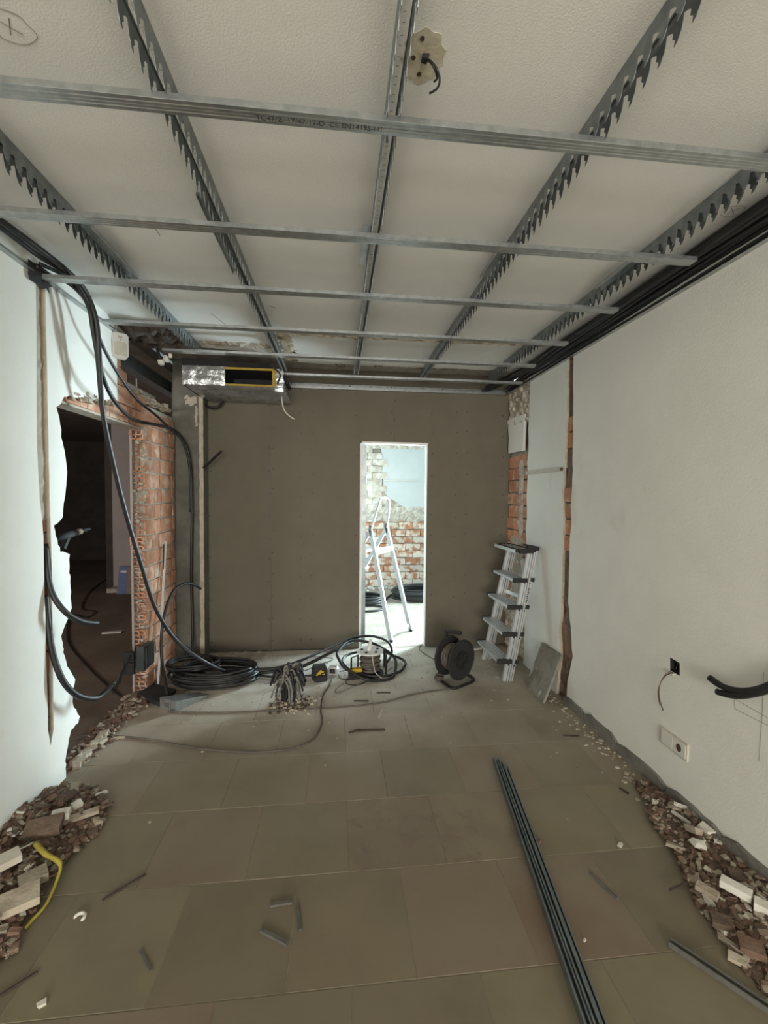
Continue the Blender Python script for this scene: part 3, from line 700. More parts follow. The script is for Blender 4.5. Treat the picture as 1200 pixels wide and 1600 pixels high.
conduit('hanging_conduit', [pX(62, 412, -1.37), pz(90, 425, 2.55), pz(118, 440, 2.535), pY(143, 482, 2.5), pY(158, 535, 2.62), pY(185, 585, 2.85), pX(215, 625, -1.36), pX(245, 650, -1.36), pY(268, 672, 3.8), pY(285, 690, 3.9), pY(296, 730, 3.93), pY(297, 800, 3.94)], .0095,
        'thinnest black conduit crossing above the brick lintel', group=G1)
conduit('hanging_conduit', [pX(56, 415, -1.39), pX(80, 432, -1.37), pz(108, 442, 2.53), pY(135, 470, 2.44), pY(148, 510, 2.5), pY(153, 560, 2.53), pY(157, 610, 2.56)], .0125,
        'short black conduit beside the longest one, ending above the broken opening', group=G1)
tag(MB().rough(2.16, 2.30, 2.47, 2.56, lambda u, v, w: (XL+.012+w, u, v), .03, .02, .01, seed=51).obj('cable_gland', 'black_matt'), 'black lump of cable wrap where the chase meets the ceiling', 'cable wrap')
# stubs out of the left chase
conduit('conduit_stub', [pX(71, 850, -1.445), pX(75, 900, -1.42), pX(84, 932, -1.39), pX(104, 958, -1.345), pX(128, 971, -1.31), pX(152, 974, -1.28)], .0135, 'upper black conduit stub curving out of the left wall chase', group='conduit stubs in the left wall chase')
conduit('conduit_stub', [pX(71, 930, -1.445), pX(76, 985, -1.42), pX(85, 1030, -1.40), pX(100, 1066, -1.37), pX(122, 1087, -1.34), pX(150, 1091, -1.31), pX(166, 1080, -1.29), pX(178, 1066, -1.27)], .0145, 'lower black conduit stub hooking upwards out of the left wall chase', group='conduit stubs in the left wall chase')
# stubs at the right edge
conduit('conduit_stub', [pX(1109, 1059, XR-.06), pX(1130, 1073, XR-.06), pX(1160, 1080, XR-.055), pX(1195, 1074, XR-.045), pX(1225, 1055, XR-.03), pX(1250, 1025, XR+.01)], .0135, 'upper of two black conduit ends sticking out of the right wall', group='conduit ends on the right wall')
conduit('conduit_stub', [pX(1121, 1081, XR-.06), pX(1142, 1086, XR-.06), pX(1165, 1086, XR-.055), pX(1200, 1078, XR-.035), pX(1240, 1062, XR-.02), pX(1265, 1040, XR+.01)], .0135, 'lower of two black conduit ends sticking out of the right wall', group='conduit ends on the right wall')
# loops by the pillar
conduit('conduit_loop', [pz(262, 1086, .03), pY(254, 1040, 3.4), pY(252, 1000, 3.45), pY(257, 960, 3.5), pY(270, 925, 3.6), pY(288, 912, 3.7), pY(304, 914, 3.78), pY(314, 920, 3.82)], .0115, 'black conduit rising beside the pier, its open end hooked over')
conduit('conduit_stub', [pY(318, 731, 4.0), pY(330, 720, 3.95), pY(346, 705, 3.88)], .011, 'short black conduit stub poking out beside the grey pillar')
conduit('conduit_loop', [pY(318, 622, 4.10), pY(319, 631, 4.08), pY(330, 637, 4.06), pY(343, 634, 4.06), pY(350, 624, 4.1)], .011, 'black conduit loop hanging under the foil air duct')
conduit('thin_cable', [pY(442, 558, 3.78), pY(442, 590, 3.8), pY(440, 618, 3.82), pY(443, 638, 3.83), pY(450, 648, 3.83), pY(460, 655, 3.84)], .0055, 'thin pale cable dangling beside the foil air duct', 'cord_white', 'cable')

# ---- ceiling rose scar with wires
c = pz(658, 90, ZC-.001)
t = thing('ceiling_outlet', 'beige scar of a removed ceiling lamp with black wires hanging out', 'ceiling outlet', c)
r0 = random.Random(4)
c = pz(661, 90, ZC-.001)
MB().slab([[(c.x+(.052+.004*math.sin(a*1.7)+r0.uniform(-.002, .002))*math.cos(a*.1571), c.y+(.068+.004*math.cos(a*1.3)+r0.uniform(-.002, .002))*math.sin(a*.1571)) for a in range(40)]], lambda u, v, w: (u, v, ZC-w), 0, .0012).obj('bare_plaster_patch', 'patch_beige', t)
for (x, y) in [(660, 60), (646, 90), (655, 116), (664, 92)]:
    p = pz(x, y, ZC-.002); MB().cyl(p, p+V((0, 0, -.0012)), .006, 10).obj('screw_hole', 'rust_dark', t)
MB().tube(spl([pz(664, 92, 2.6), pz(672, 95, 2.575), pz(682, 107, 2.555), pz(687, 124, 2.54), pz(683, 138, 2.53), pz(671, 146, 2.53)], 6), .0028, 6).obj('wire', 'black', t, smooth=True)
MB().tube(spl([pz(664, 93, 2.6), pz(673, 98, 2.57), pz(680, 110, 2.555), pz(683, 122, 2.55), pz(678, 128, 2.55)], 6), .0025, 6).obj('wire', 'black', t, smooth=True)
MB().chunk(pz(664, 92, ZC-.006), .010, .010, .006).obj('connector', 'black_matt', t)

# ---- foil air duct
Yd = 3.57; a0, a1 = pY(285, 571, Yd), pY(437, 606, Yd)
X0, X1, Z0, Z1 = a0.x, a1.x, a1.z, a0.z
hx0, hx1 = pY(350, 590, Yd).x, pY(428, 590, Yd).x
t = thing('air_duct', 'foil-wrapped air duct with an open black mouth and yellow edge', 'air duct', ((X0+X1)/2, 3.85, Z0))
b = MB().slab([[(X0, Z0), (X1, Z0), (X1, Z1), (X0, Z1)], [(hx0, Z0+.012), (hx1, Z0+.012), (hx1, Z1-.012), (hx0, Z1-.012)]], MY(Yd), -.02, 0)
b.box(X0, X0+.012, Yd+.02, 4.15, Z0, Z1); b.box(X1-.012, X1, Yd+.02, 4.15, Z0, Z1); b.box(X0, X1, Yd+.02, 4.15, Z0, Z0+.01); b.box(X0, X1, Yd+.02, 4.15, Z1-.01, Z1)
b.obj('foil_casing', 'foil', t)
b = MB().box(hx0, hx1, Yd+.3, Yd+.31, Z0+.012, Z1-.012); b.box(hx0, hx0+.004, Yd+.02, Yd+.3, Z0+.012, Z1-.012); b.box(hx1-.004, hx1, Yd+.02, Yd+.3, Z0+.012, Z1-.012)
b.box(hx0, hx1, Yd+.02, Yd+.3, Z0+.0105, Z0+.0135); b.box(hx0, hx1, Yd+.02, Yd+.3, Z1-.0135, Z1-.0105); b.obj('lining', 'black_matt', t)
MB().slab([[(hx0-.014, Z0+.002), (hx1+.014, Z0+.002), (hx1+.014, Z1-.002), (hx0-.014, Z1-.002)], [(hx0+.004, Z0+.017), (hx1-.012, Z0+.017), (hx1-.012, Z1-.018), (hx0+.004, Z1-.018)]], MY(Yd), .0005, .012).obj('foam_edge', 'yellow_foam', t)
MB().rough(X0, hx0+.012, Z0, Z1, MY(Yd-.0125), .010, .022, .003, 0, seed=61).obj('foil_flap', 'foil', t, smooth=True)
MB().rough(hx1+.01, X1+.03, Z0-.03, Z1-.01, MY(Yd-.004), .02, .022, .008, 0, seed=62).obj('foil_wrap', 'foil', t, smooth=True)
MB().rough(X0+.02, X1+.03, Yd-.02, 4.15, lambda u, v, w: (u, v, Z0-.001-w), .022, .03, .006, 0, seed=63).obj('foil_wrap', 'foil', t, smooth=True)
q = [pY(424, 571, Yd-.03), pY(437, 583, Yd-.03), pY(438, 588, Yd-.03), pY(433, 600, Yd-.03)]
b = MB(); [b.bar(q[i], q[i+1], .012, .004, (0, -1, 0)) for i in range(3)]; b.obj('black_tape', 'black_matt', t)
b = MB(); pr_ = [(X0-.02, Z1+.002), (X1-.05, Z1+.002), (X1-.02, Z1-.02), (X1+.02, Z1-.03), (X1+.035, Z1-.02), (X1, Z1+.02), (X1-.1, Z1+.052), (X0+.2, Z1+.07), (X0-.02, Z1+.075)]
tag(MB().slab([pr_], MY(3.62), -.5, 0).obj('insulation_blanket', 'black_matt'), 'black insulation blanket lying over the foil air duct', 'insulation')

# ---- things on and around the left wall end
c = pX(187, 541, -1.395); ax = V((.80, .60, 0)); nr = V((.60, -.80, 0))
t = thing('motion_detector', 'white plastic motion detector at the end of the left wall', 'motion detector', c-V((0, 0, .08)))
b = MB(); hw, hh = .046, .079
prof = [(-hw, -hh+.02), (-hw+.014, -hh), (hw-.014, -hh), (hw, -hh+.02), (hw, hh-.012), (hw-.012, hh), (-hw+.012, hh), (-hw, hh-.012)]
mpd = lambda u, v, w: c + ax*u + V((0, 0, v)) + nr*w
b.slab([prof], mpd, -.02, .018); b.obj('body', 'white_plastic', t)
MB().slab([[(-.034, -.06), (.034, -.06), (.034, .012), (.022, .022), (-.022, .022), (-.034, .012)]], mpd, .018, .026).obj('lens', 'cord_white', t)
MB().slab([[(-.012, .046), (.012, .046), (.012, .06), (-.012, .06)]], mpd, .018, .0195).obj('logo_label', 'mortar_tan', t)
MB().slab([[(-.003, .032), (.003, .032), (.003, .038), (-.003, .038)]], mpd, .018, .0195).obj('indicator', 'black', t)
# torn membrane and dark cable near the broken ceiling edge
tag(MB().rough(-1.40, -1.12, 2.93, 3.28, lambda u, v, w: (u, v, 2.575-w-.10*max(0, (-1.28-u))), .06, .03, .04, 0, seed=71).obj('torn_membrane', 'wood_dark'), 'torn dark membrane hanging from the broken ceiling edge above the detector', 'membrane')
conduit('hanging_cable', [pX(200, 530, -1.40), pY(214, 535, 3.1), pY(230, 533, 3.15), pY(243, 542, 3.2), pY(249, 556, 3.2), pY(251, 566, 3.2)], .010, 'black cable arching over the broken brick top beside the detector', cat='cable')
b = MB().chunk(pY(252, 567, 3.2), .02, .02, .018, seed=3).chunk(pY(259, 560, 3.2), .018, .012, .025, 1, seed=5).chunk(pY(266, 556, 3.2), .014, .012, .016, 2, seed=6)
tag(b.obj('foam_lump', 'white_debris'), 'white lump of plaster foam on the end of the arching black cable', 'foam lump')
tag(MB().bar((-1.63, 3.0, 2.50), (-1.63, 4.6, 2.50), .05, .09).bar((-1.63, 3.0, 2.548), (-1.63, 4.6, 2.548), .09, .006).bar((-1.63, 3.0, 2.452), (-1.63, 4.6, 2.452), .09, .006).obj('steel_beam', 'galv_dark'), 'dull steel beam under the left room ceiling', 'beam')
tag(MB().bar((-1.80, 3.3, 2.42), (-1.80, 4.4, 2.42), .09, .004).bar((-1.845, 3.3, 2.44), (-1.845, 4.4, 2.44), .004, .045).bar((-1.845, 3.5, 2.42), (-1.845, 3.5, 2.625), .01, .004, (0, 1, 0)).bar((-1.845, 4.2, 2.42), (-1.845, 4.2, 2.625), .01, .004, (0, 1, 0)).obj('blue_light_strip', 'pale_blue'), 'pale blue strip added for the bluish light in the gap above the brick pier', 'light strip')  # added strip, its pale blue stands for bluish light showing in the gap
# bright strut leaning on the pier, grey junction box
tag(MB().bar(pz(247, 1074, .0), pX(259, 845, XL+.012), .016, .010, (0, 1, 0)).obj('steel_strut', 'alu'), 'thin bright metal strut leaning on the brick pier', 'metal strut')
tag(MB().bar(pz(252, 1066, .02), pX(256, 850, XL+.004), .008, .004, (0, 1, 0)).obj('black_rod', 'black'), 'thin black rod beside the bright metal strut', 'rod')
c = pX(229, 1022, XL+.005)
t = thing('junction_box', 'dark blue-grey junction box low on the brick pier', 'junction box', V((XL+.03, c.y, c.z-.09)))
MB().slab([[(c.y-.105, c.z-.09), (c.y+.075, c.z-.09), (c.y+.075, c.z+.07), (c.y-.105, c.z+.09)]], MX(XL-.02), 0, .05).obj('housing', 'grey_plastic', t)
for dy in (-.07, -.03, .01): MB().box(XL+.03, XL+.036, c.y+dy, c.y+dy+.012, c.z-.085, c.z+.07).obj('rib', 'grey_plastic', t)
MB().box(XL-.1, XL-.03, c.y-.125, c.y-.1, c.z-.1, c.z+.06).obj('flange', 'black_matt', t)
rr_ = random.Random(8); 
for i in range(4):
    p = V((XL-.04, c.y-.12, c.z-.02+.03*i)); MB().tube(spl([p, p+V((-.02, -.06, .02-.03*i)), p+V((-.05, -.12+.02*i, -.08-.03*i)), p+V((-.07, -.13+.03*i, -.16-.02*i))], 5), .003, 5).obj('loose_wire', 'black', t, smooth=True)
# galvanised tray end and dark plate on the floor at the pier foot
f0, f1, f2 = pz(274, 1113), pz(324, 1090), pz(250, 1108)
b = MB(); u_ = (f1-f0); v_ = (f2-f0); h0 = .085
b.hexa([f2, f0, f1, f1+v_*.6, f2+V((0, 0, h0)), f0+V((0, 0, h0-.01)), f1+V((0, 0, .02)), f1+v_*.6+V((0, 0, .03))])
t = thing('metal_box', 'galvanised sheet-metal box lying at the foot of the brick pier', 'metal box', (f0+f1)/2)
b.obj('casing', 'galv', t)
m_ = f0.lerp(f2, .55)+V((0, 0, .045)); MB().obox(m_, v_, u_, (0, 0, 1), .014, .004, .016).obj('knockout', 'galv_dark', t)
for k in range(3):
    m_ = f0.lerp(f2, .3+.12*k)+V((0, 0, .04)); MB().obox(m_, v_, u_, (0, 0, 1), .0012, .0025, .03).obj('crease', 'galv_dark', t)
tag(MB().slab([[(p.x, p.y) for p in [pz(214, 1090), pz(250, 1105), pz(275, 1083), pz(240, 1074)]]], lambda u, v, w: (u, v, w), .002, .03).obj('dark_plate', 'black_matt'), 'black plate on the floor under the bright strut', 'plate')

# ---- black conduit coil on the floor, left
def coil(name, cx, cy, r, n, rad, lab, z0=.012, seed=1, sq=.9, rx=None, group=None, tail=None):
    rn = random.Random(seed); pts = []; zz = z0
    for k in range(n*14):
        a = 2*math.pi*k/14; lp = k//14
        rr = r*(1-.10*((lp*7) % 5)/4) + rn.uniform(-.008, .008)
        jx = .02*math.sin(lp*2.1); jy = .02*math.cos(lp*1.7)
        zz = z0 + (k/14)*rad*1.15 + rn.uniform(-.002, .004)
        pts.append(V((cx+jx+rr*math.cos(a), cy+jy+rr*sq*math.sin(a), zz)))
    if tail: pts += tail
    o = MB().tube(spl(pts, 3), rad, 8).obj(name, 'black', smooth=True); return tag(o, lab, 'conduit coil', group)
c0 = pz(338, 1064)
coil('conduit_coil', c0.x, c0.y, .33, 8, .0115, 'large coil of black conduit heaped on the floor left of the cable stump', seed=3, sq=.62)
c1 = pz(300, 1062)
coil('conduit_coil', c1.x, c1.y+.02, .20, 4, .0105, 'small loose coil of black conduit against the pier foot', z0=.10, seed=6, sq=.7)

# ---- stump of grey cables coming up through the floor
bp_ = pz(452, 1098)
t = thing('cable_stump', 'bundle of grey cables sticking up through a hole in the floor', 'cable bundle', bp_)
rs_ = random.Random(17)
for i in range(34):
    a = rs_.uniform(0, 6.28); r1 = rs_.uniform(0, .055); h = rs_.uniform(.19, .27); da = rs_.choice([rs_.uniform(2.6, 3.9), rs_.uniform(-.6, .8)]); dl = rs_.uniform(.03, .10)
    p0 = bp_+V((r1*math.cos(a), r1*math.sin(a), -.01)); p1 = p0+V((rs_.uniform(-.01, .01), rs_.uniform(-.01, .01), h*.6)); p2 = p0+V((.03*math.cos(da), .03*math.sin(da), h))
    p3 = p2+V((dl*.5*math.cos(da), dl*.5*math.sin(da), .01)); p4 = p2+V((dl*math.cos(da), dl*math.sin(da), -rs_.uniform(.04, .14)))
    MB().tube(spl([p0, p1, p2, p3, p4], 5), rs_.uniform(.006, .010), 6).obj('cable', rs_.choice(['cable_grey', 'black', 'black', 'mortar_grey']), t, smooth=True)
MB().tube([bp_+V((.05*math.cos(k*.6), .045*math.sin(k*.6), .19+.004*math.sin(k*3))) for k in range(11)], .006, 6).obj('binding', 'cable_grey', t, smooth=True)
for i in range(5):
    a = rs_.uniform(0, 6.28); p = bp_+V((0, 0, rs_.uniform(.15, .25))); q = [p]
    for k in range(4): p = p+V((math.cos(a)*.05, math.sin(a)*.05, rs_.uniform(-.05, .03))); a += rs_.uniform(-.9, .9); q.append(p)
    MB().tube(spl(q, 5), .0022, 5).obj('bare_wire', rs_.choice(['cable_grey', 'black', 'cable_grey']), t, smooth=True)

# ---- conduit loops, wire drum
dc = pz(578, 1052)
G2 = 'black conduit loops around the wire drum'
def ring(cx, cy, r, tilt, z, seed, rad, lab, sq=1.0):
    rn = random.Random(seed); pts = []
    for k in range(20):
        a = 2*math.pi*k/20; rr = r+rn.uniform(-.01, .01); pts.append(V((cx+rr*math.cos(a), cy+sq*rr*math.sin(a), max(rad, z+tilt*math.sin(a-.6)))))
    return tag(MB().tube(spl(pts, 4, True), rad, 8, True).obj('conduit_loop', 'black', smooth=True), lab, 'conduit', G2)
ring(dc.x-.02, dc.y+.02, .25, .10, .11, 1, .012, 'black conduit ring tilted around the wire drum, highest at the back', .85)
ring(dc.x+.04, dc.y+.10, .27, .03, .05, 2, .0115, 'black conduit ring lying flat behind the wire drum', .8)
t = thing('wire_drum', 'metal wire drum with a white top flange standing before the doorway', 'wire drum', dc)
MB().cyl(dc+V((0, 0, .002)), dc+V((0, 0, .012)), .115, 24).obj('bottom_flange', 'black_matt', t)
MB().cyl(dc+V((0, 0, .012)), dc+V((0, 0, .185)), .05, 20).obj('core', 'cable_grey', t)
pts = []
for k in range(12*11):
    a = 2*math.pi*k/12; z = .02+.155*abs(((k/12) % 11)/11); pts.append(dc+V(((.072+.012*math.sin(k*.37))*math.cos(a), (.072+.012*math.sin(k*.37))*math.sin(a), z)))
MB().tube(pts, .009, 6).obj('wound_cable', 'cord_brown', t, smooth=True)
MB().cyl(dc+V((0, 0, .188)), dc+V((0, 0, .198)), .112, 28).obj('top_flange', 'white_plastic', t)
MB().tube([dc+V((-.01, 0, .198)), dc+V((0, 0, .24)), dc+V((.004, 0, .285))], [.022, .016, .012], 10).obj('spindle', 'white_plastic', t)
for k in range(5):
    a = .4+k*1.25; p = dc+V((.07*math.cos(a), .07*math.sin(a), .198)); MB().cyl(p, p+V((0, 0, .006)), .012, 10).obj('socket', 'black_matt', t)
MB().tube(spl([dc+V((.01, -.10, .2)), dc+V((.02, -.125, .12)), dc+V((.04, -.12, .05)), dc+V((.1, -.14, .01)), dc+V((.16, -.12, .008))], 6), .004, 6).obj('loose_end', 'cord_white', t, smooth=True)
fr = [(-.16, -.08), (.15, -.06), (.15, .10), (-.16, .10)]
for (x, y) in fr[:1]+fr[3:]: pass
b = MB(); b.tube([dc+V((-.16, -.09, .01)), dc+V((-.16, -.09, .17)), dc+V((-.10, .02, .15)), dc+V((-.10, .02, .01))], .008, 8); b.obj('frame_tube', 'black', t, smooth=False)
b = MB(); b.tube([dc+V((.13, -.05, .01)), dc+V((.13, -.05, .17)), dc+V((.13, .09, .17)), dc+V((.13, .09, .01))], .008, 8); b.obj('frame_tube', 'black', t, smooth=False)
# ---- tool chargers and battery packs
def charger(px, py, w, d, h, rz, lab, name, marks):
    c = pz(px, py); A = V((math.cos(rz), math.sin(rz), 0)); B = V((-math.sin(rz), math.cos(rz), 0)); U = V((0, 0, 1))
    t = thing(name, lab, 'power tool accessory', c)
    mp = lambda u, v, z: c+A*u+B*v+U*z
    k = .012; b = MB()
    b.hexa([mp(-w, -d, 0), mp(w, -d, 0), mp(w, d, 0), mp(-w, d, 0), mp(-w, -d, h*.7), mp(w, -d, h*.7), mp(w, d, h*.7), mp(-w, d, h*.7)])
    b.hexa([mp(-w, -d, h*.7), mp(w, -d, h*.7), mp(w, d, h*.7), mp(-w, d, h*.7), mp(-w+k, -d+k, h), mp(w-k, -d+k, h), mp(w-k, d-k, h), mp(-w+k, d-k, h)])
    b.obj('housing', marks.get('body', 'black_matt'), t)
    for (u0, u1, z0, z1, mt) in marks['front']:
        MB().hexa([mp(u0*w, -d-.003, z0*h), mp(u1*w, -d-.003, z0*h), mp(u1*w, -d+.002, z0*h), mp(u0*w, -d+.002, z0*h), mp(u0*w, -d-.003, z1*h), mp(u1*w, -d-.003, z1*h), mp(u1*w, -d+.002, z1*h), mp(u0*w, -d+.002, z1*h)]).obj('front_panel', mt, t)
    if marks.get('cap'):
        MB().obox(mp(0, 0, h+.012), A, B, U, w*.8, d*.7, .012).obj('cap', marks['cap'], t)
    if marks.get('foot'):
        MB().obox(mp(0, -d-.018, h*.18), A, B, U, w*.85, .02, h*.18).obj('foot', marks['foot'], t)
    return t
charger(499, 1060, .058, .035, .115, .25, 'upright black battery charger with a yellow cross mark', 'battery_charger', {'front': [(-.5, .1, .42, .52, 'yellow'), (-.3, .5, .52, .60, 'yellow'), (-.1, .2, .60, .7, 'yellow'), (-.6, -.3, .34, .42, 'yellow'), (.3, .6, .34, .42, 'yellow')], 'foot': 'black', 'body': 'black_matt'})
charger(521, 1053, .045, .03, .065, -.25, 'small silver and black adapter between the two black chargers', 'power_adapter', {'body': 'alu', 'front': [(-.5, .5, .25, .8, 'black'), (-.05, .15, .4, .7, 'cord_white')], 'cap': None})
charger(556, 1059, .058, .035, .055, .15, 'low black battery pack with a yellow cap before the wire drum', 'battery_pack', {'front': [(-.8, .8, .15, .35, 'black')], 'cap': 'yellow', 'body': 'black_matt'})
# ---- cords on the floor
conduit('extension_cord', [pz(128, 1150, .006), pz(180, 1150, .006), pz(240, 1156, .006), pz(300, 1168, .006), pz(380, 1175, .006), pz(450, 1171, .006), pz(488, 1156, .006), pz(503, 1130, .006), pz(501, 1108, .012), pz(505, 1086, .006), pz(514, 1072, .006), pz(520, 1058, .012)], .0058, 'grey-brown extension cord curving across the floor to the adapter', 'cord_brown', 'cord')
conduit('extension_cord', [pz(262, 1112, .006), pz(350, 1113, .006), pz(450, 1109, .006), pz(540, 1104, .006), pz(600, 1097, .006), pz(640, 1086, .006), pz(672, 1080, .006), pz(702, 1076, .01)], .006, 'dark extension cord running straight to the black cable reel', 'cord_brown', 'cord')
conduit('thin_cable', [pz(658, 1008, .004), pz(655, 1014, .004), pz(664, 1022, .004), pz(678, 1030, .006), pz(692, 1036, .06)], .0045, 'thin dark lead running from the doorway to the black cable reel', 'cord_brown', 'cable')
conduit('thin_cable', [pz(548, 1062, .004), pz(532, 1060, .004), pz(530, 1050, .004), pz(545, 1048, .03), pz(549, 1055, .012), pz(540, 1067, .004), pz(560, 1070, .004), pz(580, 1060, .004), pz(594, 1045, .004)], .0035, 'thin black wire looped beside the yellow-capped battery pack', 'black', 'cable')
conduit('thin_cable', [pz(537, 1068, .004), pz(524, 1078, .004), pz(528, 1084, .004), pz(545, 1076, .004), pz(570, 1066, .004), pz(600, 1052, .004), pz(614, 1042, .004)], .003, 'thin grey wire trailing on the floor right of the adapter', 'cable_grey', 'cable')
conduit('thin_cable', [pz(462, 1034, .10), pz(490, 1026, .06), pz(520, 1030, .01), pz(500, 1038, .005), pz(476, 1048, .005)], .003, 'thin black wire running from the cable stump towards the doorway', 'black', 'cable')
conduit('conduit_length', [pz(300, 1048, .09), pz(370, 1046, .10), pz(430, 1044, .12), pz(470, 1032, .15), pz(515, 1012, .17), pz(548, 998, .19), pz(580, 994, .19), pz(606, 1003, .15), pz(612, 1022, .06), pz(600, 1040, .014)], .011, 'black conduit stretching from the coil over the stump to the drum', 'black')
conduit('conduit_length', [pz(380, 1052, .012), pz(430, 1058, .012), pz(480, 1056, .014), pz(497, 1054, .014)], .010, 'short black conduit lying from the coil to the upright charger', 'black')

# ---- black cable reel on a tube stand
rcn = pz(710, 1062); ax = V((.56, -.83, 0)).normalized(); sd = V((.83, .56, 0)).normalized(); U = V((0, 0, 1)); RR = .155; cz = rcn+V((0, 0, .185))
t = thing('cable_reel', 'black cable reel on a bent tube stand right of the doorway', 'cable reel', rcn)
for s, nm in ((-1, 'flange'), (1, 'flange')):
    b = MB(); n = 32
    ringp = [cz+ax*(s*.07)+(sd*math.cos(2*math.pi*k/n)+U*math.sin(2*math.pi*k/n))*RR for k in range(n)]
    b.tube(ringp, .008, 8, True); b.cyl(cz+ax*(s*.07-.003), cz+ax*(s*.07+.003), RR, 32); b.obj(nm, 'black_matt', t)
MB().cyl(cz-ax*.068, cz+ax*.068, .075, 24).obj('drum_core', 'black', t)
pts = []
for k in range(16*8):
    a = 2*math.pi*k/16; pts.append(cz+ax*(-.058+.116*(k/(16*8)))+(sd*math.cos(a)+U*math.sin(a))*(.10+.004*math.sin(k)))
MB().tube(pts, .008, 6).obj('wound_cable', 'cord_brown', t, smooth=True)
MB().cyl(cz+ax*.073, cz+ax*.085, .07, 24).obj('hub_plate', 'black', t)
for k in range(3):
    a = 1.0+k*2.09; p = cz+ax*.085+(sd*math.cos(a)+U*math.sin(a))*.04; MB().cyl(p, p+ax*.008, .018, 14).obj('socket', 'black_matt', t)
f = lambda a_, s_, z_: rcn+ax*a_+sd*s_+U*z_
L = -.115
MB().tube(spl([f(L, .03, .36), f(L, .02, .25), f(L, -.03, .10), f(L, -.07, .02), f(L+.02, -.10, .012), f(0, -.13, .012), f(.09, -.15, .012), f(.125, -.13, .012), f(.13, -.05, .012), f(.12, .10, .012), f(.0, .14, .012), f(L, .10, .012), f(L, .08, .06), f(L, .05, .2)], 6), .011, 8).obj('stand', 'black', t, smooth=True)
MB().tube([f(L-.01, .03, .36), f(L+.05, .03, .372), f(L+.15, .03, .39)], .015, 10).obj('handle', 'black_matt', t, smooth=True)
MB().cyl(cz-ax*.115, cz-ax*.07, .018, 12).obj('axle', 'black', t)
for k in range(4):
    MB().tube([f(-.06+.02*math.cos(j*.6)*1.8+.004*k, -.125+.03*math.sin(j*.6), .022+.009*k) for j in range(11)], .005, 6).obj('cable_slack', 'cord_brown', t, smooth=True)

# ---- folded aluminium stepladder leaning on the right wall
A0 = pz(789, 1064); B0 = pz(757, 1030); A1 = pY(829, 856, A0.y+.06); B1 = pY(797, 854, B0.y-.01)
t = thing('folded_stepladder', 'folded five-step aluminium stepladder leaning against the right wall', 'stepladder', (A0+B0)/2)
wd = (A0-B0).normalized(); upn = ((A1+B1)/2-(A0+B0)/2).normalized(); nf = upn.cross(wd).normalized()
if nf.x > 0: nf = -nf
bk = -nf
for nm, P0, P1 in (('stile', A0, A1), ('stile', B0, B1)):
    MB().bar(P0, P1, .042, .022, wd).obj(nm, 'alu', t)
    MB().bar(P0+wd*.0115+bk*.006, P1+wd*.0115+bk*.006-upn*.03, .006, .002, wd).obj('stile_groove', 'galv_dark', t)
    MB().bar(P0+wd*.0105+bk*.046, P1+wd*.0105+bk*.046-upn*.03, .005, .002, wd).obj('stile_groove', 'galv_dark', t)
    MB().bar(P0+bk*.046, P1+bk*.046, .028, .02, wd).obj('rear_stile', 'alu', t)
    MB().bar(P0+nf*.0235, P1+nf*.0235, .004, .02, wd).obj('stile_lip', 'white_alu', t)
Ls = (A1-A0).length
for k in range(5):
    s = (.155+k*.205); pa = A0.lerp(A1, s); pb = B0.lerp(B1, s); mid = (pa+pb)/2; hw = (pa-pb).length/2
    hor = V((nf.x, nf.y, 0)).normalized()
    last = k == 4
    if last: mid = mid+upn*.02
    st = MB().obox(mid+hor*.045, wd, hor, V((0, 0, 1)), hw+.012, .058 if not last else .09, .011).obj('step', 'alu' if not last else 'black_matt', t)
    for s2 in (-1, 1):
        MB().obox(mid+hor*.045+wd*(s2*(hw+.016)), wd, hor, V((0, 0, 1)), .012, .06, .017).obj('end_cap', 'black_matt', st)
    for j in (-.03, 0, .03):
        MB().obox(mid+hor*(.045+j)+V((0, 0, .0125)), wd, hor, V((0, 0, 1)), hw-.01, .006, .002).obj('tread_rib', 'white_alu', st)
    if last: MB().obox(mid+hor*.138, wd, hor, V((0, 0, 1)), hw+.012, .006, .013).obj('front_lip', 'alu', st)
    if not last:
        MB().cyl(pa+wd*.010-upn*.035+nf*.002, pa+wd*.016-upn*.035+nf*.002, .008, 8).obj('rivet', 'black', t)
        MB().cyl(pa+wd*.009-upn*.035+bk*.046, pa+wd*.015-upn*.035+bk*.046, .006, 8).obj('rivet', 'black', t)
        MB().obox(pa+bk*.064+wd*.004, wd, nf, upn, .016, .014, .016).obj('hinge_block', 'black_matt', t)
MB().obox(A1+bk*.015+upn*.005, wd, nf, upn, .022, .05, .018).obj('top_hinge', 'black_matt', t)
MB().obox(B1+bk*.015+upn*.005, wd, nf, upn, .022, .05, .018).obj('top_hinge', 'black_matt', t)
for k in range(8):
    q_ = A0.lerp(A1, .60+.014*k)+bk*(.046+.002*(k % 3))+wd*.0115; MB().obox(q_, wd, nf, upn, .0018, .006+.002*(k % 2), .0045).obj('illegible_print', 'screw', t)
for k, s in enumerate((.1, .62)):
    MB().bar(A0.lerp(A1, s)+bk*.046, B0.lerp(B1, s)+bk*.046, .02, .03, upn).obj('rear_brace', 'alu', t)
# ---- stone slab leaning on the wall
q = [pz(848, 1099), pz(821, 1071), pX(847, 1003, XR-.02), pX(877, 1023, XR-.02)]
q[0].z = q[1].z = .004
n_ = (q[1]-q[0]).cross(q[2]-q[0]).normalized()
if n_.x > 0: n_ = -n_
bb_ = -n_*.018
tag(MB().hexa([q[0]+bb_, q[1]+bb_, q[2]+bb_, q[3]+bb_, q[0], q[1], q[2], q[3]]).obj('stone_slab', 'slab_stone'), 'mottled grey stone slab leaning against the chased right wall', 'stone slab')
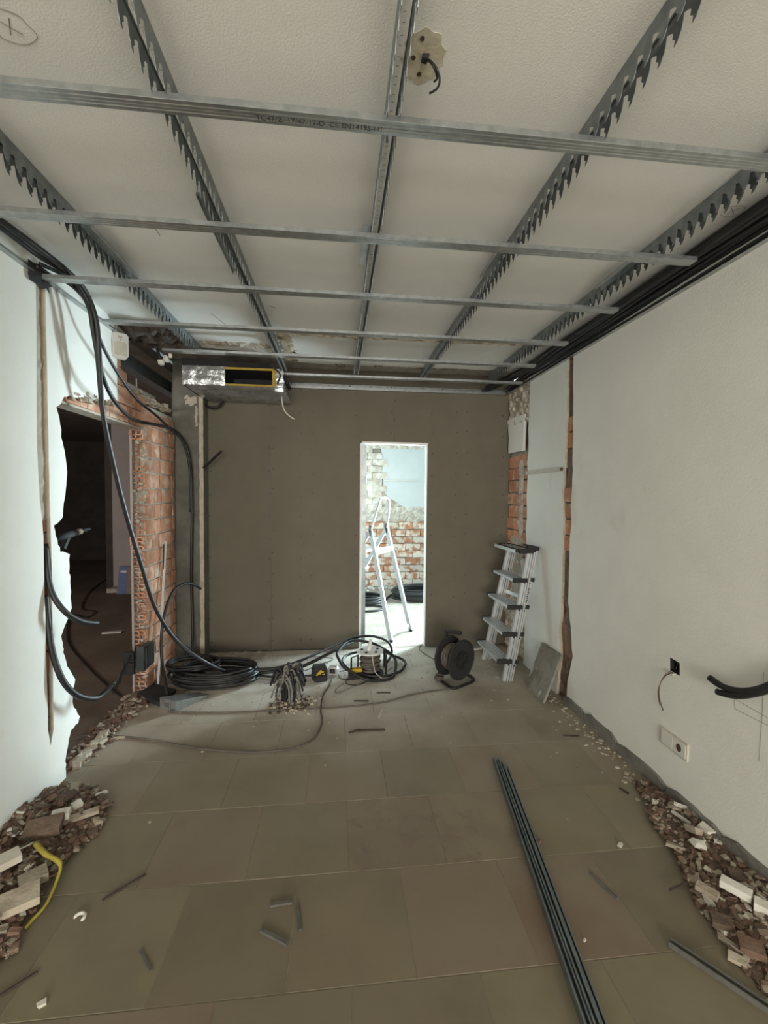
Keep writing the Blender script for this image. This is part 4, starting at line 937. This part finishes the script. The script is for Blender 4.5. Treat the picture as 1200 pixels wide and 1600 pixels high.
# ---- trunking on the right wall, sockets
za = pX(828, 739, XR).z
tr = MB().box(XR-.02, XR, 3.06, 3.66, za-.014, za+.014)
t = thing('cable_trunking', 'white plastic trunking strip on the right wall above the stepladder', 'trunking', V((XR, 3.36, za-.014)))
tr.obj('channel', 'cord_white', t); MB().box(XR-.022, XR-.001, 3.055, 3.06, za-.012, za+.012).obj('open_end', 'rust_dark', t)
cy_, cz_ = sum(p[0] for p in hole)/4, sum(p[1] for p in hole)/4
t = thing('wall_box', 'open square wall box with a brown wire hanging out', 'wall box', V((XR, cy_, cz_-.05)))
y0_, y1_ = min(p[0] for p in hole), max(p[0] for p in hole); z0_, z1_ = min(p[1] for p in hole), max(p[1] for p in hole)
b = MB().box(XR+.045, XR+.05, y0_, y1_, z0_, z1_); 
k_ = len(hole)
hi_ = [((p[0]-cy_)*.93+cy_, (p[1]-cz_)*.93+cz_) for p in hole]
b.slab([[((p[0]-cy_)*.998+cy_, (p[1]-cz_)*.998+cz_) for p in hole], hi_], MX(XR), .0005, .046)
b.obj('box_lining', 'black_matt', t)
for k, pts in enumerate([[(1052, 1046, .04), (1047, 1049, -.01), (1038, 1056, -.03), (1030, 1072, -.035), (1028, 1086, -.03), (1031, 1102, -.015)], [(1055, 1044, .04), (1051, 1050, -.006), (1040, 1056, -.02), (1031, 1070, -.03), (1030, 1090, -.025), (1036, 1110, -.006)]]):
    MB().tube(spl([pX(x, y, XR+d) for x, y, d in pts], 6), .0022, 6).obj('wire', 'copper_wire' if k == 0 else 'black', t, smooth=True)
MB().chunk(pX(1050, 1053, XR-.008), .008, .016, .007, seed=4).obj('connector', 'cord_white', t)
for k in range(3): MB().tube([pX(1048+4*k, 1046, XR+.02), pX(1052+4*k, 1034, XR+.03)], .0015, 5).obj('wire', 'cable_grey', t)
sp = [pX(*p, XR) for p in [(1034, 1136), (1076, 1163), (1076, 1188), (1034, 1160)]]
ys = (sp[1].y+sp[2].y)/2, (sp[0].y+sp[3].y)/2; zs = min(p.z for p in sp), max(p.z for p in sp)
t = thing('wall_socket', 'white two-gang wall socket with one dark round hole', 'wall socket', V((XR, sum(ys)/2, zs[0])))
yc, zc_ = sum(ys)/2, sum(zs)/2; hw = (ys[1]-ys[0])/2; hh = .043
MB().box(XR-.008, XR, yc-hw, yc+hw, zc_-hh, zc_+hh).obj('frame', 'cord_white', t)
MB().box(XR-.011, XR-.008, yc-hw*.9, yc-hw*.05, zc_-hh*.75, zc_+hh*.75).obj('insert', 'white_plastic', t)
MB().box(XR-.011, XR-.008, yc+hw*.05, yc+hw*.9, zc_-hh*.75, zc_+hh*.75).obj('insert', 'white_plastic', t)
MB().slab([[(yc-hw*.45+  .015*math.cos(k*.5236), zc_+.019*math.sin(k*.5236)) for k in range(12)]], MX(XR-.011), 0, -.0012).obj('socket_hole', 'rust_dark', t)

# ---- steel studs lying on the floor
s0, s1 = pz(776, 1192), pz(925, 1620); dS = (s1-s0); s1 = s0+dS*2.2
dn = dS.normalized(); pn = V((-dn.y, dn.x, 0)); pn = pn if pn.x > 0 else -pn
def stud(off, z, lab, wid=.034, hgt=.03, sh=0.0):
    a = s0+dn*sh+pn*off+V((0, 0, z)); c = s1+pn*off+V((0, 0, z)); b = MB()
    prof = [(-wid/2, 0), (wid/2, 0), (wid/2, hgt), (wid/2-.006, hgt), (wid/2-.006, hgt-.001), (wid/2-.0012, hgt-.001), (wid/2-.0012, .0012), (-wid/2+.0012, .0012), (-wid/2+.0012, hgt-.001), (-wid/2+.006, hgt-.001), (-wid/2+.006, hgt), (-wid/2, hgt)]
    L_ = (c-a).length
    b.slab([prof], lambda u, v, w: a+pn*u+V((0, 0, v))+dn*w, 0, L_)
    return tag(b.obj('steel_stud', 'galv_floor'), lab, 'metal stud', 'steel studs lying side by side on the floor')
stud(-.010, .001, 'left of the long steel studs lying together on the floor', .022, .034, 0)
stud(.0135, .001, 'middle of the long steel studs lying together on the floor', .020, .040, .02)
stud(.035, .001, 'right of the long steel studs lying together on the floor', .018, .034, .06)
p0, p1 = pz(1046, 1476), pz(1215, 1590); dd = (p1-p0).normalized(); pp = V((-dd.y, dd.x, 0)); p1 = p0+dd*.75
tag(MB().slab([[(-.013, 0), (.013, 0), (.013, .018), (.009, .018), (.009, .004), (-.009, .004), (-.009, .018), (-.013, .018)]], lambda u, v, w: p0+pp*u+V((0, 0, v+.001))+dd*w, 0, .75).obj('steel_track', 'slate'), 'single dull metal track lying at the lower right of the floor', 'metal track')

# ---- scattered sticks and offcuts
def stick(x0, y0, x1, y1, w, h, mt, lab, cat='stick', group=None, name='offcut'):
    a, c = pz(x0, y0), pz(x1, y1); a.z = c.z = h/2+.0005
    return tag(MB().bar(a, c, w, h).obj(name, mt), lab, cat, group)
stick(160, 1408, 228, 1367, .006, .006, 'wood_dark', 'thin dark rod on the floor near the left rubble', name='thin_rod')
stick(-8, 1562, 59, 1520, .006, .006, 'wood_dark', 'thin dark rod at the bottom left corner of the floor', name='thin_rod')
stick(422, 1417, 456, 1411, .012, .009, 'slate', 'short grey offcut, uppermost of three lying together', 'offcut', 'three short grey offcuts')
stick(464, 1415, 469, 1456, .010, .009, 'slate', 'short grey offcut, rightmost of three lying together', 'offcut', 'three short grey offcuts')
stick(408, 1456, 449, 1477, .013, .010, 'slate', 'short grey offcut, lowest of three lying together', 'offcut', 'three short grey offcuts')
stick(922, 1366, 965, 1406, .008, .008, 'slate', 'grey offcut right of the long steel studs', 'offcut')
stick(545, 1146, 563, 1141, .010, .008, 'wood_dark', 'short broken stick left of the longer broken stick', 'stick')
stick(556, 1143, 601, 1141, .010, .008, 'wood_dark', 'longer broken stick on the middle of the floor', 'stick')
stick(880, 1150, 905, 1151, .010, .006, 'wood_dark', 'short dark stick near the right skirting strip', 'stick')
stick(588, 1083, 610, 1083, .010, .006, 'wood_dark', 'short dark stick behind the straight extension cord', 'stick')
stick(553, 1096, 576, 1096, .010, .006, 'wood_dark', 'short dark stick in front of the battery pack', 'stick')
stick(592, 1122, 597, 1110, .008, .006, 'white_debris', 'tiny white splinter on the middle of the floor', 'splinter')
stick(219, 1487, 236, 1518, .008, .005, 'slate', 'faint grey offcut on the lower left floor', 'offcut')
stick(968, 1232, 982, 1241, .012, .006, 'wood_dark', 'dark chip on the floor beside the right rubble', 'chip')
stick(722, 1018, 756, 1013, .030, .010, 'white_debris', 'white lath offcut at the foot of the partition', 'offcut')
stick(154, 1160, 196, 1152, .02, .010, 'pale_debris', 'pale wooden splinter beside the broken threshold', 'splinter')
stick(160, 990, 190, 988, .05, .012, 'white_debris', 'white lath lying on the left room floor', 'offcut')
c = pz(124, 1437)
tag(MB().tube([c+V((.017*math.cos(k*.4), .017*math.sin(k*.4), .008)) for k in range(-2, 9)], [.003]+[.006]*9+[.003], 6).obj('curled_chip', 'white_debris', smooth=True), 'small white curled plaster chip on the left floor', 'chip')
for (x, y, s, lab) in [(66, 1571, .013, 'white chip near the bottom left edge of the floor'), (913, 1470, .007, 'tiny white chip right of the long steel studs'), (969, 1322, .012, 'brown and white chip on the right floor'), (842, 1316, .010, 'reddish chip beside the long steel studs'), (901, 1200, .008, 'small brown chip right of the stud ends')]:
    tag(MB().chunk(pz(x, y)+V((0, 0, s*.4)), s, s*.7, s*.45, .6, seed=int(x)).obj('chip', 'white_debris' if 'white' in lab else 'terracotta'), lab, 'chip')
# yellow strap on the left rubble
q = [pz(55, 1318, .07), pz(72, 1335, .075), pz(94, 1350, .06), pz(88, 1378, .035), pz(72, 1413, .012), pz(50, 1438, .006), pz(40, 1450, .006)]
tag(MB().tube(spl(q, 6), [.010]*7+[.009]*6+[.006]*24, 7).obj('yellow_strap', 'yellow_strap', smooth=True), 'bent yellow strap lying over the left rubble heap', 'strap')
conduit('thin_cable', [pz(-5, 1338, .10), pz(25, 1329, .10), pz(45, 1320, .09), pz(52, 1316, .08)], .003, 'thin pale wire lying across the left rubble heap', 'cord_white', 'cable')
stick(-5, 1379, 58, 1330, .006, .01, 'slate', 'thin grey rod lying in the left rubble heap', 'rod', name='thin_rod').location.z += .06
# dark cable lying in the left room
conduit('thin_cable', [pz(165, 905, .006), pz(140, 925, .006), pz(128, 950, .006), pz(148, 955, .006), pz(135, 965, .006), pz(112, 960, .006), pz(105, 985, .006), pz(110, 1010, .006), pz(145, 1050, .006), pz(190, 1090, .006)], .006, 'dark cable snaking over the left room floor', 'black', 'cable')
# cardboard box in the left room
c = pz(196, 925)
p0, p1 = pY(183, 922, 6.72), pY(212, 922, 6.72); hgt = pY(190, 885, 6.72).z
t = thing('cardboard_box', 'flat blue and brown cardboard box by the mauve wall', 'cardboard box', V(((p0.x+p1.x)/2, 6.75, 0)))
b = MB(); xm = p0.x+(p1.x-p0.x)*.52
b.hexa([(p0.x, 6.71, 0), (xm, 6.71, 0), (xm, 6.79, 0), (p0.x, 6.79, 0), (p0.x+.04, 6.71, hgt), (xm+.02, 6.71, hgt), (xm+.02, 6.79, hgt), (p0.x+.04, 6.79, hgt)]); b.obj('printed_half', 'blue_card', t)
MB().hexa([(xm, 6.712, 0), (p1.x+.1, 6.712, 0), (p1.x+.1, 6.79, 0), (xm, 6.79, 0), (xm+.02, 6.712, hgt), (p1.x+.1, 6.712, hgt), (p1.x+.1, 6.79, hgt), (xm+.02, 6.79, hgt)]).obj('plain_half', 'brown_card', t)
MB().box(p0.x+.06, p0.x+.14, 6.706, 6.711, hgt-.09, hgt-.06).obj('white_label', 'white_plastic', t)
# dark tool poking from the near jamb
p0, p1 = pX(100, 838, -1.56), pX(140, 826, -1.56); d_ = (p1-p0)
t = thing('power_tool', 'dark handheld power tool poking from the broken left jamb', 'power tool', p0)
MB().tube([p0-d_*.3, p0+d_*.1, p0+d_*.45], [.018, .022, .018], 10).obj('body', 'black_matt', t, smooth=True)
MB().tube([p0+d_*.45, p0+d_*.62], [.0185, .0175], 8).obj('band', 'brown_card', t, smooth=True)
MB().tube([p0+d_*.62, p0+d_*.8, p0+d_*1.0], [.013, .011, .007], 10).obj('nose', 'black_matt', t, smooth=True)
MB().bar(p0+d_*.15, p0+d_*.05+V((0, -.03, -.07)), .028, .02, (0, 1, 0)).obj('grip', 'black_matt', t)

# ---- far room: stepladder and coils
FA, FB = pz(611, 1003), pz(642, 986); JA, JB = pY(579, 829, 4.60), pY(604, 825, 4.90)
t = thing('stepladder', 'white aluminium stepladder standing open beyond the doorway', 'stepladder', (FA+FB)/2)
for P0, P1 in ((FA, JA), (FB, JB)):
    MB().bar(P0, P1, .045, .02, (FB-FA)).obj('front_leg', 'white_alu', t)
    MB().obox(P1, (FB-FA), V((0, 0, 1)), (P1-P0), .022, .03, .028).obj('joint', 'black_matt', t)
    MB().chunk(P0+V((0, 0, .012)), .02, .02, .014, seed=2).obj('foot', 'black_matt', t)
wv = (JB-JA); bkd = V((-.78, .62, 0))
HA, HB = pY(596, 780, JA.y+.10), pY(608, 782, JB.y+.08)
HA = pY(592, 786, JA.y+.04); HB = pY(609, 786, JB.y+.04)
MB().tube(spl([JA, JA.lerp(HA, .5), JA.lerp(HA, .85), HA+(HB-HA)*.15+V((0, 0, .045)), HA+(HB-HA)*.5+V((0, 0, .06)), HA+(HB-HA)*.85+V((0, 0, .045)), JB.lerp(HB, .85), JB.lerp(HB, .5), JB], 6), .013, 8).obj('handle_hoop', 'white_alu', t, smooth=True)
for s in (0.06, ):
    MB().bar(FA.lerp(JA, s), FB.lerp(JB, s), .02, .035, (0, 0, 1)).obj('brace', 'white_alu', t)
MB().bar(FA.lerp(JA, .80)+V((.0, .0, 0)), FB.lerp(JB, .80), .03, .06, (0, 0, 1)).obj('step_brace', 'white_alu', t)
for P1, P0 in ((JA, FA), (JB, FB)):
    RF = V((P0.x, P0.y, 0))+bkd*1.05+V((0, 0, 0)); MB().bar(RF, P1, .04, .02, wv).obj('rear_leg', 'white_alu', t)
for k in range(1, 5):
    s = 1-.21*k; Lp = [(V((P0.x, P0.y, 0))+bkd*1.05).lerp(P1, s) for P1, P0 in ((JA, FA), (JB, FB))]
    m0 = (Lp[0]+Lp[1])/2; MB().obox(m0, Lp[1]-Lp[0], bkd, (0, 0, 1), (Lp[1]-Lp[0]).length/2, .06, .012).obj('step', 'white_alu', t)
c = pz(648, 938); coil('conduit_coil', c.x+.05, c.y+.12, .36, 8, .016, 'coil of black conduit on the far room floor right of the ladder', seed=11, sq=.8)
c = pz(572, 942); coil('conduit_coil', c.x-.02, c.y, .27, 6, .014, 'coil of black conduit on the far room floor left of the ladder', seed=12, sq=.8)
c = pz(570, 952); ring_ = MB().tube([c+V((.02+.24*math.cos(k*.314), .0+.15*math.sin(k*.314), .014)) for k in range(20)], .013, 8, True)
tag(ring_.obj('conduit_loop', 'black', smooth=True), 'single black conduit loop in front of the far left coil', 'conduit')
conduit('conduit_length', [pz(602, 937, .014), pz(610, 930, .014), pz(622, 926, .02), pz(640, 922, .05)], .013, 'loose black conduit end of the far right coil')

# ---- rubble
def inside(x, y, poly):
    r = False; j = len(poly)-1
    for i in range(len(poly)):
        if ((poly[i][1] > y) != (poly[j][1] > y)) and x < (poly[j][0]-poly[i][0])*(y-poly[i][1])/(poly[j][1]-poly[i][1])+poly[i][0]: r = not r
        j = i
    return r
rub_me = {}
def rub_mesh(kind, k, mt):
    key = (kind, k, mt)
    if key not in rub_me:
        b = MB()
        if kind == 'flat': b.chunk((0, 0, 0), 1, .62, .20, seed=k)
        elif kind == 'block': b.chunk((0, 0, 0), 1, .6, .45, seed=k)
        else: b.chunk((0, 0, 0), 1, .22, .18, seed=k)
        rub_me[key] = b.mesh('rubble_fragment', [mt], V((0, 0, 0)), False)
    return rub_me[key]
def rubble(poly_px, wall_x, sgn, n, seed, side, hmax, width):
    rn = random.Random(seed); poly = [(pz(*p).x, pz(*p).y) for p in poly_px]
    x0, x1 = min(p[0] for p in poly), max(p[0] for p in poly); y0, y1 = min(p[1] for p in poly), max(p[1] for p in poly)
    def H(x, y):
        d = abs(x-wall_x)/width; ed = min(1, max(0, (y1-y)/.25)); 
        return max(0, hmax*(1-d)*ed*(.7+.5*noise.noise(V((x*9, y*9, seed)))))
    # dusty mound
    g = .018; vs = {}; b = MB(); fs = []
    nx, ny = int((x1-x0)/g)+1, int((y1-y0)/g)+1
    idx = {}
    for i in range(nx+1):
        for j in range(ny+1):
            x, y = x0+i*g, y0+j*g
            if not inside(x, y, poly): continue
            idx[(i, j)] = len(b.v); b.v.append(V((x, y, H(x, y)*.75+.003+.006*(noise.noise(V((x*60, y*60, 1))))+.002)))
    for (i, j) in list(idx):
        k = [(i, j), (i+1, j), (i+1, j+1), (i, j+1)]
        if all(q in idx for q in k): b.f.append(tuple(idx[q] for q in k)); b.mi.append(0)
    o = b.obj('rubble_dust', 'dust', smooth=False); o['kind'] = 'stuff'; o['label'] = 'brown brick dust under the %s rubble heap' % side; o['category'] = 'dust'
    # crumbs
    b = MB(); b2 = MB(); c = 0
    while c < 900:
        x, y = rn.uniform(x0-.03, x1+.03), rn.uniform(y0, y1)
        if not inside(x, y, poly): continue
        c += 1; s = rn.uniform(.003, .012); (b if c % 3 else b2).chunk((x, y, H(x, y)*.8+s*.6), s*1.3, s, s*.7, rn.uniform(0, 3), rn.uniform(-.4, .4), seed=rn.random())
    o = b.obj('rubble_crumbs', 'terracotta'); o['kind'] = 'stuff'; o['label'] = 'small brick crumbs in the %s rubble heap' % side; o['category'] = 'rubble'
    o = b2.obj('rubble_crumbs', 'pale_debris'); o['kind'] = 'stuff'; o['label'] = 'small pale plaster crumbs in the %s rubble heap' % side; o['category'] = 'rubble'
    c = 0
    KL = {'terracotta': 'reddish brick fragment', 'brown_debris': 'brown brick fragment', 'pale_debris': 'pale mortar fragment', 'white_debris': 'white plaster fragment'}
    while c < n:
        x, y = rn.uniform(x0, x1), rn.uniform(y0, y1)
        if not inside(x, y, poly) or abs(x-wall_x) < .03: continue
        c += 1; s = min(.036, rn.lognormvariate(-4.25, .45)); kind = rn.choice(['flat', 'flat', 'block', 'sliver'])
        if kind == 'sliver': s *= 1.5
        mt = rn.choices(['terracotta', 'brown_debris', 'pale_debris', 'white_debris'], [5, 5, 3, 2])[0]
        zt = {'flat': .2, 'block': .45, 'sliver': .2}[kind]*s
        x = wall_x+sgn*max(abs(x-wall_x), s+.02)
        o = place_copy(rub_mesh(kind, rn.randrange(6), mt), 'rubble_fragment', (x, y, H(x, y)*.9+zt*.8+.003+(.02*rn.random() if H(x, y) > .03 else 0)), rot=(rn.uniform(-.35, .35), rn.uniform(-.35, .35), rn.uniform(0, 6.28)), scale=(s, s, s))
        tag(o, KL[mt]+' in the %s rubble heap' % side, 'rubble', KL[mt]+'s, %s rubble heap' % side)
    return H
HL = rubble([(-60, 1360), (0, 1312), (60, 1258), (108, 1222), (150, 1235), (172, 1262), (150, 1310), (110, 1345), (72, 1400), (40, 1440), (25, 1490), (-60, 1560)], XL, 1, 138, 101, 'left', .12, .42)
HR = rubble([(990, 1225), (1010, 1222), (1060, 1262), (1120, 1310), (1200, 1383), (1290, 1480), (1290, 1640), (1200, 1570), (1150, 1500), (1090, 1420), (1060, 1350), (1020, 1290)], XR, -1, 138, 202, 'right', .06, .36)
def block(px, py, H, sx, sy, sz, rz, mt, lab, seed, dz=.0, tilt=.1):
    p = pz(px, py, .03); p.z = H(p.x, p.y)*.9+sz+dz+.01
    return tag(MB().chunk(p, sx, sy, sz, rz, tilt, seed=seed).obj('rubble_block', mt), lab, 'rubble')
def clean(px, py, z, sx, sy, sz, rz, mt, lab, tilt=.08):
    p = pz(px, py, z); R_ = Matrix.Rotation(rz, 3, 'Z') @ Matrix.Rotation(tilt, 3, 'X')
    return tag(MB().obox(p, R_ @ V((1, 0, 0)), R_ @ V((0, 1, 0)), R_ @ V((0, 0, 1)), sx, sy, sz).obj('rubble_block', mt), lab, 'rubble')
clean(1150, 1388, .055, .046, .018, .014, -.95, 'white_debris', 'long white plaster block in the right rubble heap')
clean(1205, 1424, .05, .046, .018, .016, -.85, 'white_debris', 'white plaster block at the right edge of the right rubble heap')
clean(1105, 1392, .035, .034, .016, .010, -1.0, 'pale_debris', 'broad pale block left of the long white block in the right heap')
clean(1064, 1277, .045, .042, .006, .005, -1.3, 'white_debris', 'thin white lath at the far end of the right rubble heap')
clean(1174, 1480, .03, .034, .026, .012, -.6, 'terracotta', 'squarish brown brick piece low in the right rubble heap')
clean(1152, 1499, .012, .024, .015, .006, -.8, 'pale_debris', 'pale flat flake at the lower edge of the right rubble heap')
clean(1128, 1440, .03, .032, .022, .010, -.5, 'brown_debris', 'brown tile piece in the middle of the right rubble heap')
clean(1060, 1385, .02, .045, .004, .004, .25, 'wood_dark', 'thin dark splinter poking out of the right rubble heap')
clean(20, 1410, .055, .075, .042, .014, .55, 'pale_debris', 'largest pale slab at the left edge of the left rubble heap')
clean(52, 1372, .06, .042, .028, .016, .7, 'pale_debris', 'pale squared lump above the largest slab in the left heap')
clean(8, 1345, .09, .045, .03, .014, .8, 'cord_white', 'tan flat piece at the left edge of the left rubble heap')
clean(68, 1293, .08, .065, .040, .016, .3, 'brown_debris', 'broad flat brown piece in the upper left rubble heap', .25)
clean(95, 1273, .08, .034, .022, .014, .3, 'white_debris', 'bright white squared piece in the upper left rubble heap')
clean(120, 1258, .06, .020, .016, .012, .9, 'white_debris', 'small bright white piece right of the squared white piece', .3)
clean(125, 1275, .045, .07, .016, .008, .5, 'pale_debris', 'long tan lath in the upper left rubble heap')
# rubble along the broken threshold and round the cable stump
rn = random.Random(33); b = MB(); b2 = MB()
ta, tb = pz(108, 1205), pz(232, 1085)
for i in range(420):
    t_ = rn.random(); p = ta.lerp(tb, t_)+V((rn.gauss(-.04, .05), 0, 0)); s = rn.uniform(.004, .016)*(.6+t_*.6); p.z = s*.7
    if p.x < XL-.12 or p.x > XL+.2: continue
    (b if i % 3 else b2).chunk(p, s*1.4, s, s*.7, rn.uniform(0, 3), rn.uniform(-.5, .5), seed=i)
ps = pz(462, 1108)
o = b.obj('threshold_rubble', 'terracotta'); o['kind'] = 'stuff'; o['label'] = 'brick crumbs along the broken threshold'; o['category'] = 'rubble'
o = b2.obj('threshold_rubble', 'pale_debris'); o['kind'] = 'stuff'; o['label'] = 'pale crumbs along the broken threshold'; o['category'] = 'rubble'
for i in range(22):
    t_ = rn.random(); p = ta.lerp(tb, t_)+V((rn.gauss(-.03, .04), 0, 0)); s = rn.uniform(.014, .032); mt = rn.choice(['terracotta', 'brown_debris', 'pale_debris'])
    o = place_copy(rub_mesh(rn.choice(['flat', 'block']), rn.randrange(6), mt), 'rubble_fragment', (max(XL-.1, p.x), p.y, s*.35), rot=(rn.uniform(-.3, .3), rn.uniform(-.3, .3), rn.uniform(0, 6)), scale=(s, s, s))
    kl = {'terracotta': 'reddish', 'brown_debris': 'brown', 'pale_debris': 'pale'}[mt]
    tag(o, kl+' fragment in the rubble along the broken threshold', 'rubble', kl+' fragments along the threshold')
q0, q1 = pz(116, 1200), pz(166, 1150); b = MB()
for i in range(16):
    p = q0.lerp(q1, i/15); b.chunk(p+V((rn.uniform(-.015, .015), 0, .012)), rn.uniform(.02, .035), rn.uniform(.02, .03), rn.uniform(.012, .02), rn.uniform(0, 3), rn.uniform(-.2, .2), seed=i)
tag(b.obj('mortar_ridge', 'pale_debris'), 'broken pale mortar ridge along the threshold near the left wall', 'mortar')
b = MB(); b2 = MB()
for i in range(260):
    p = pz(455, 1096)+V((rn.gauss(.02, .07), rn.gauss(-.05, .06), 0)); s = rn.uniform(.003, .011); p.z = s*.6+max(0, .03-.25*(p-pz(452, 1095)).length)
    (b if i % 2 else b2).chunk(p, s*1.3, s, s*.7, rn.uniform(0, 3), rn.uniform(-.5, .5), seed=i)
o = b.obj('stump_rubble', 'pale_debris'); o['kind'] = 'stuff'; o['label'] = 'pale crumbs around the cable stump'; o['category'] = 'rubble'
o = b2.obj('stump_rubble', 'brown_debris'); o['kind'] = 'stuff'; o['label'] = 'brown crumbs around the cable stump'; o['category'] = 'rubble'
# fine grit scattered over the back of the floor and along the right strip
b = MB()
for i in range(420):
    x, y = rn.uniform(-1.1, 1.5), 4.1-abs(rn.gauss(0, .7))
    if y < 1.0: continue
    s = rn.uniform(.0015, .006); b.chunk((x, y, s*.5), s*1.4, s, s*.6, rn.uniform(0, 3), seed=i)
for i in range(160):
    y = rn.uniform(1.9, 3.1); s = rn.uniform(.002, .008); b.chunk((XR-.03-abs(rn.gauss(0, .06)), y, s*.5), s*1.4, s, s*.6, rn.uniform(0, 3), seed=i)
o = b.obj('floor_grit', 'pale_debris'); o['kind'] = 'stuff'; o['label'] = 'fine pale grit scattered over the stone floor'; o['category'] = 'grit'

for o in bpy.data.objects:
    if '_w' in o: del o['_w']
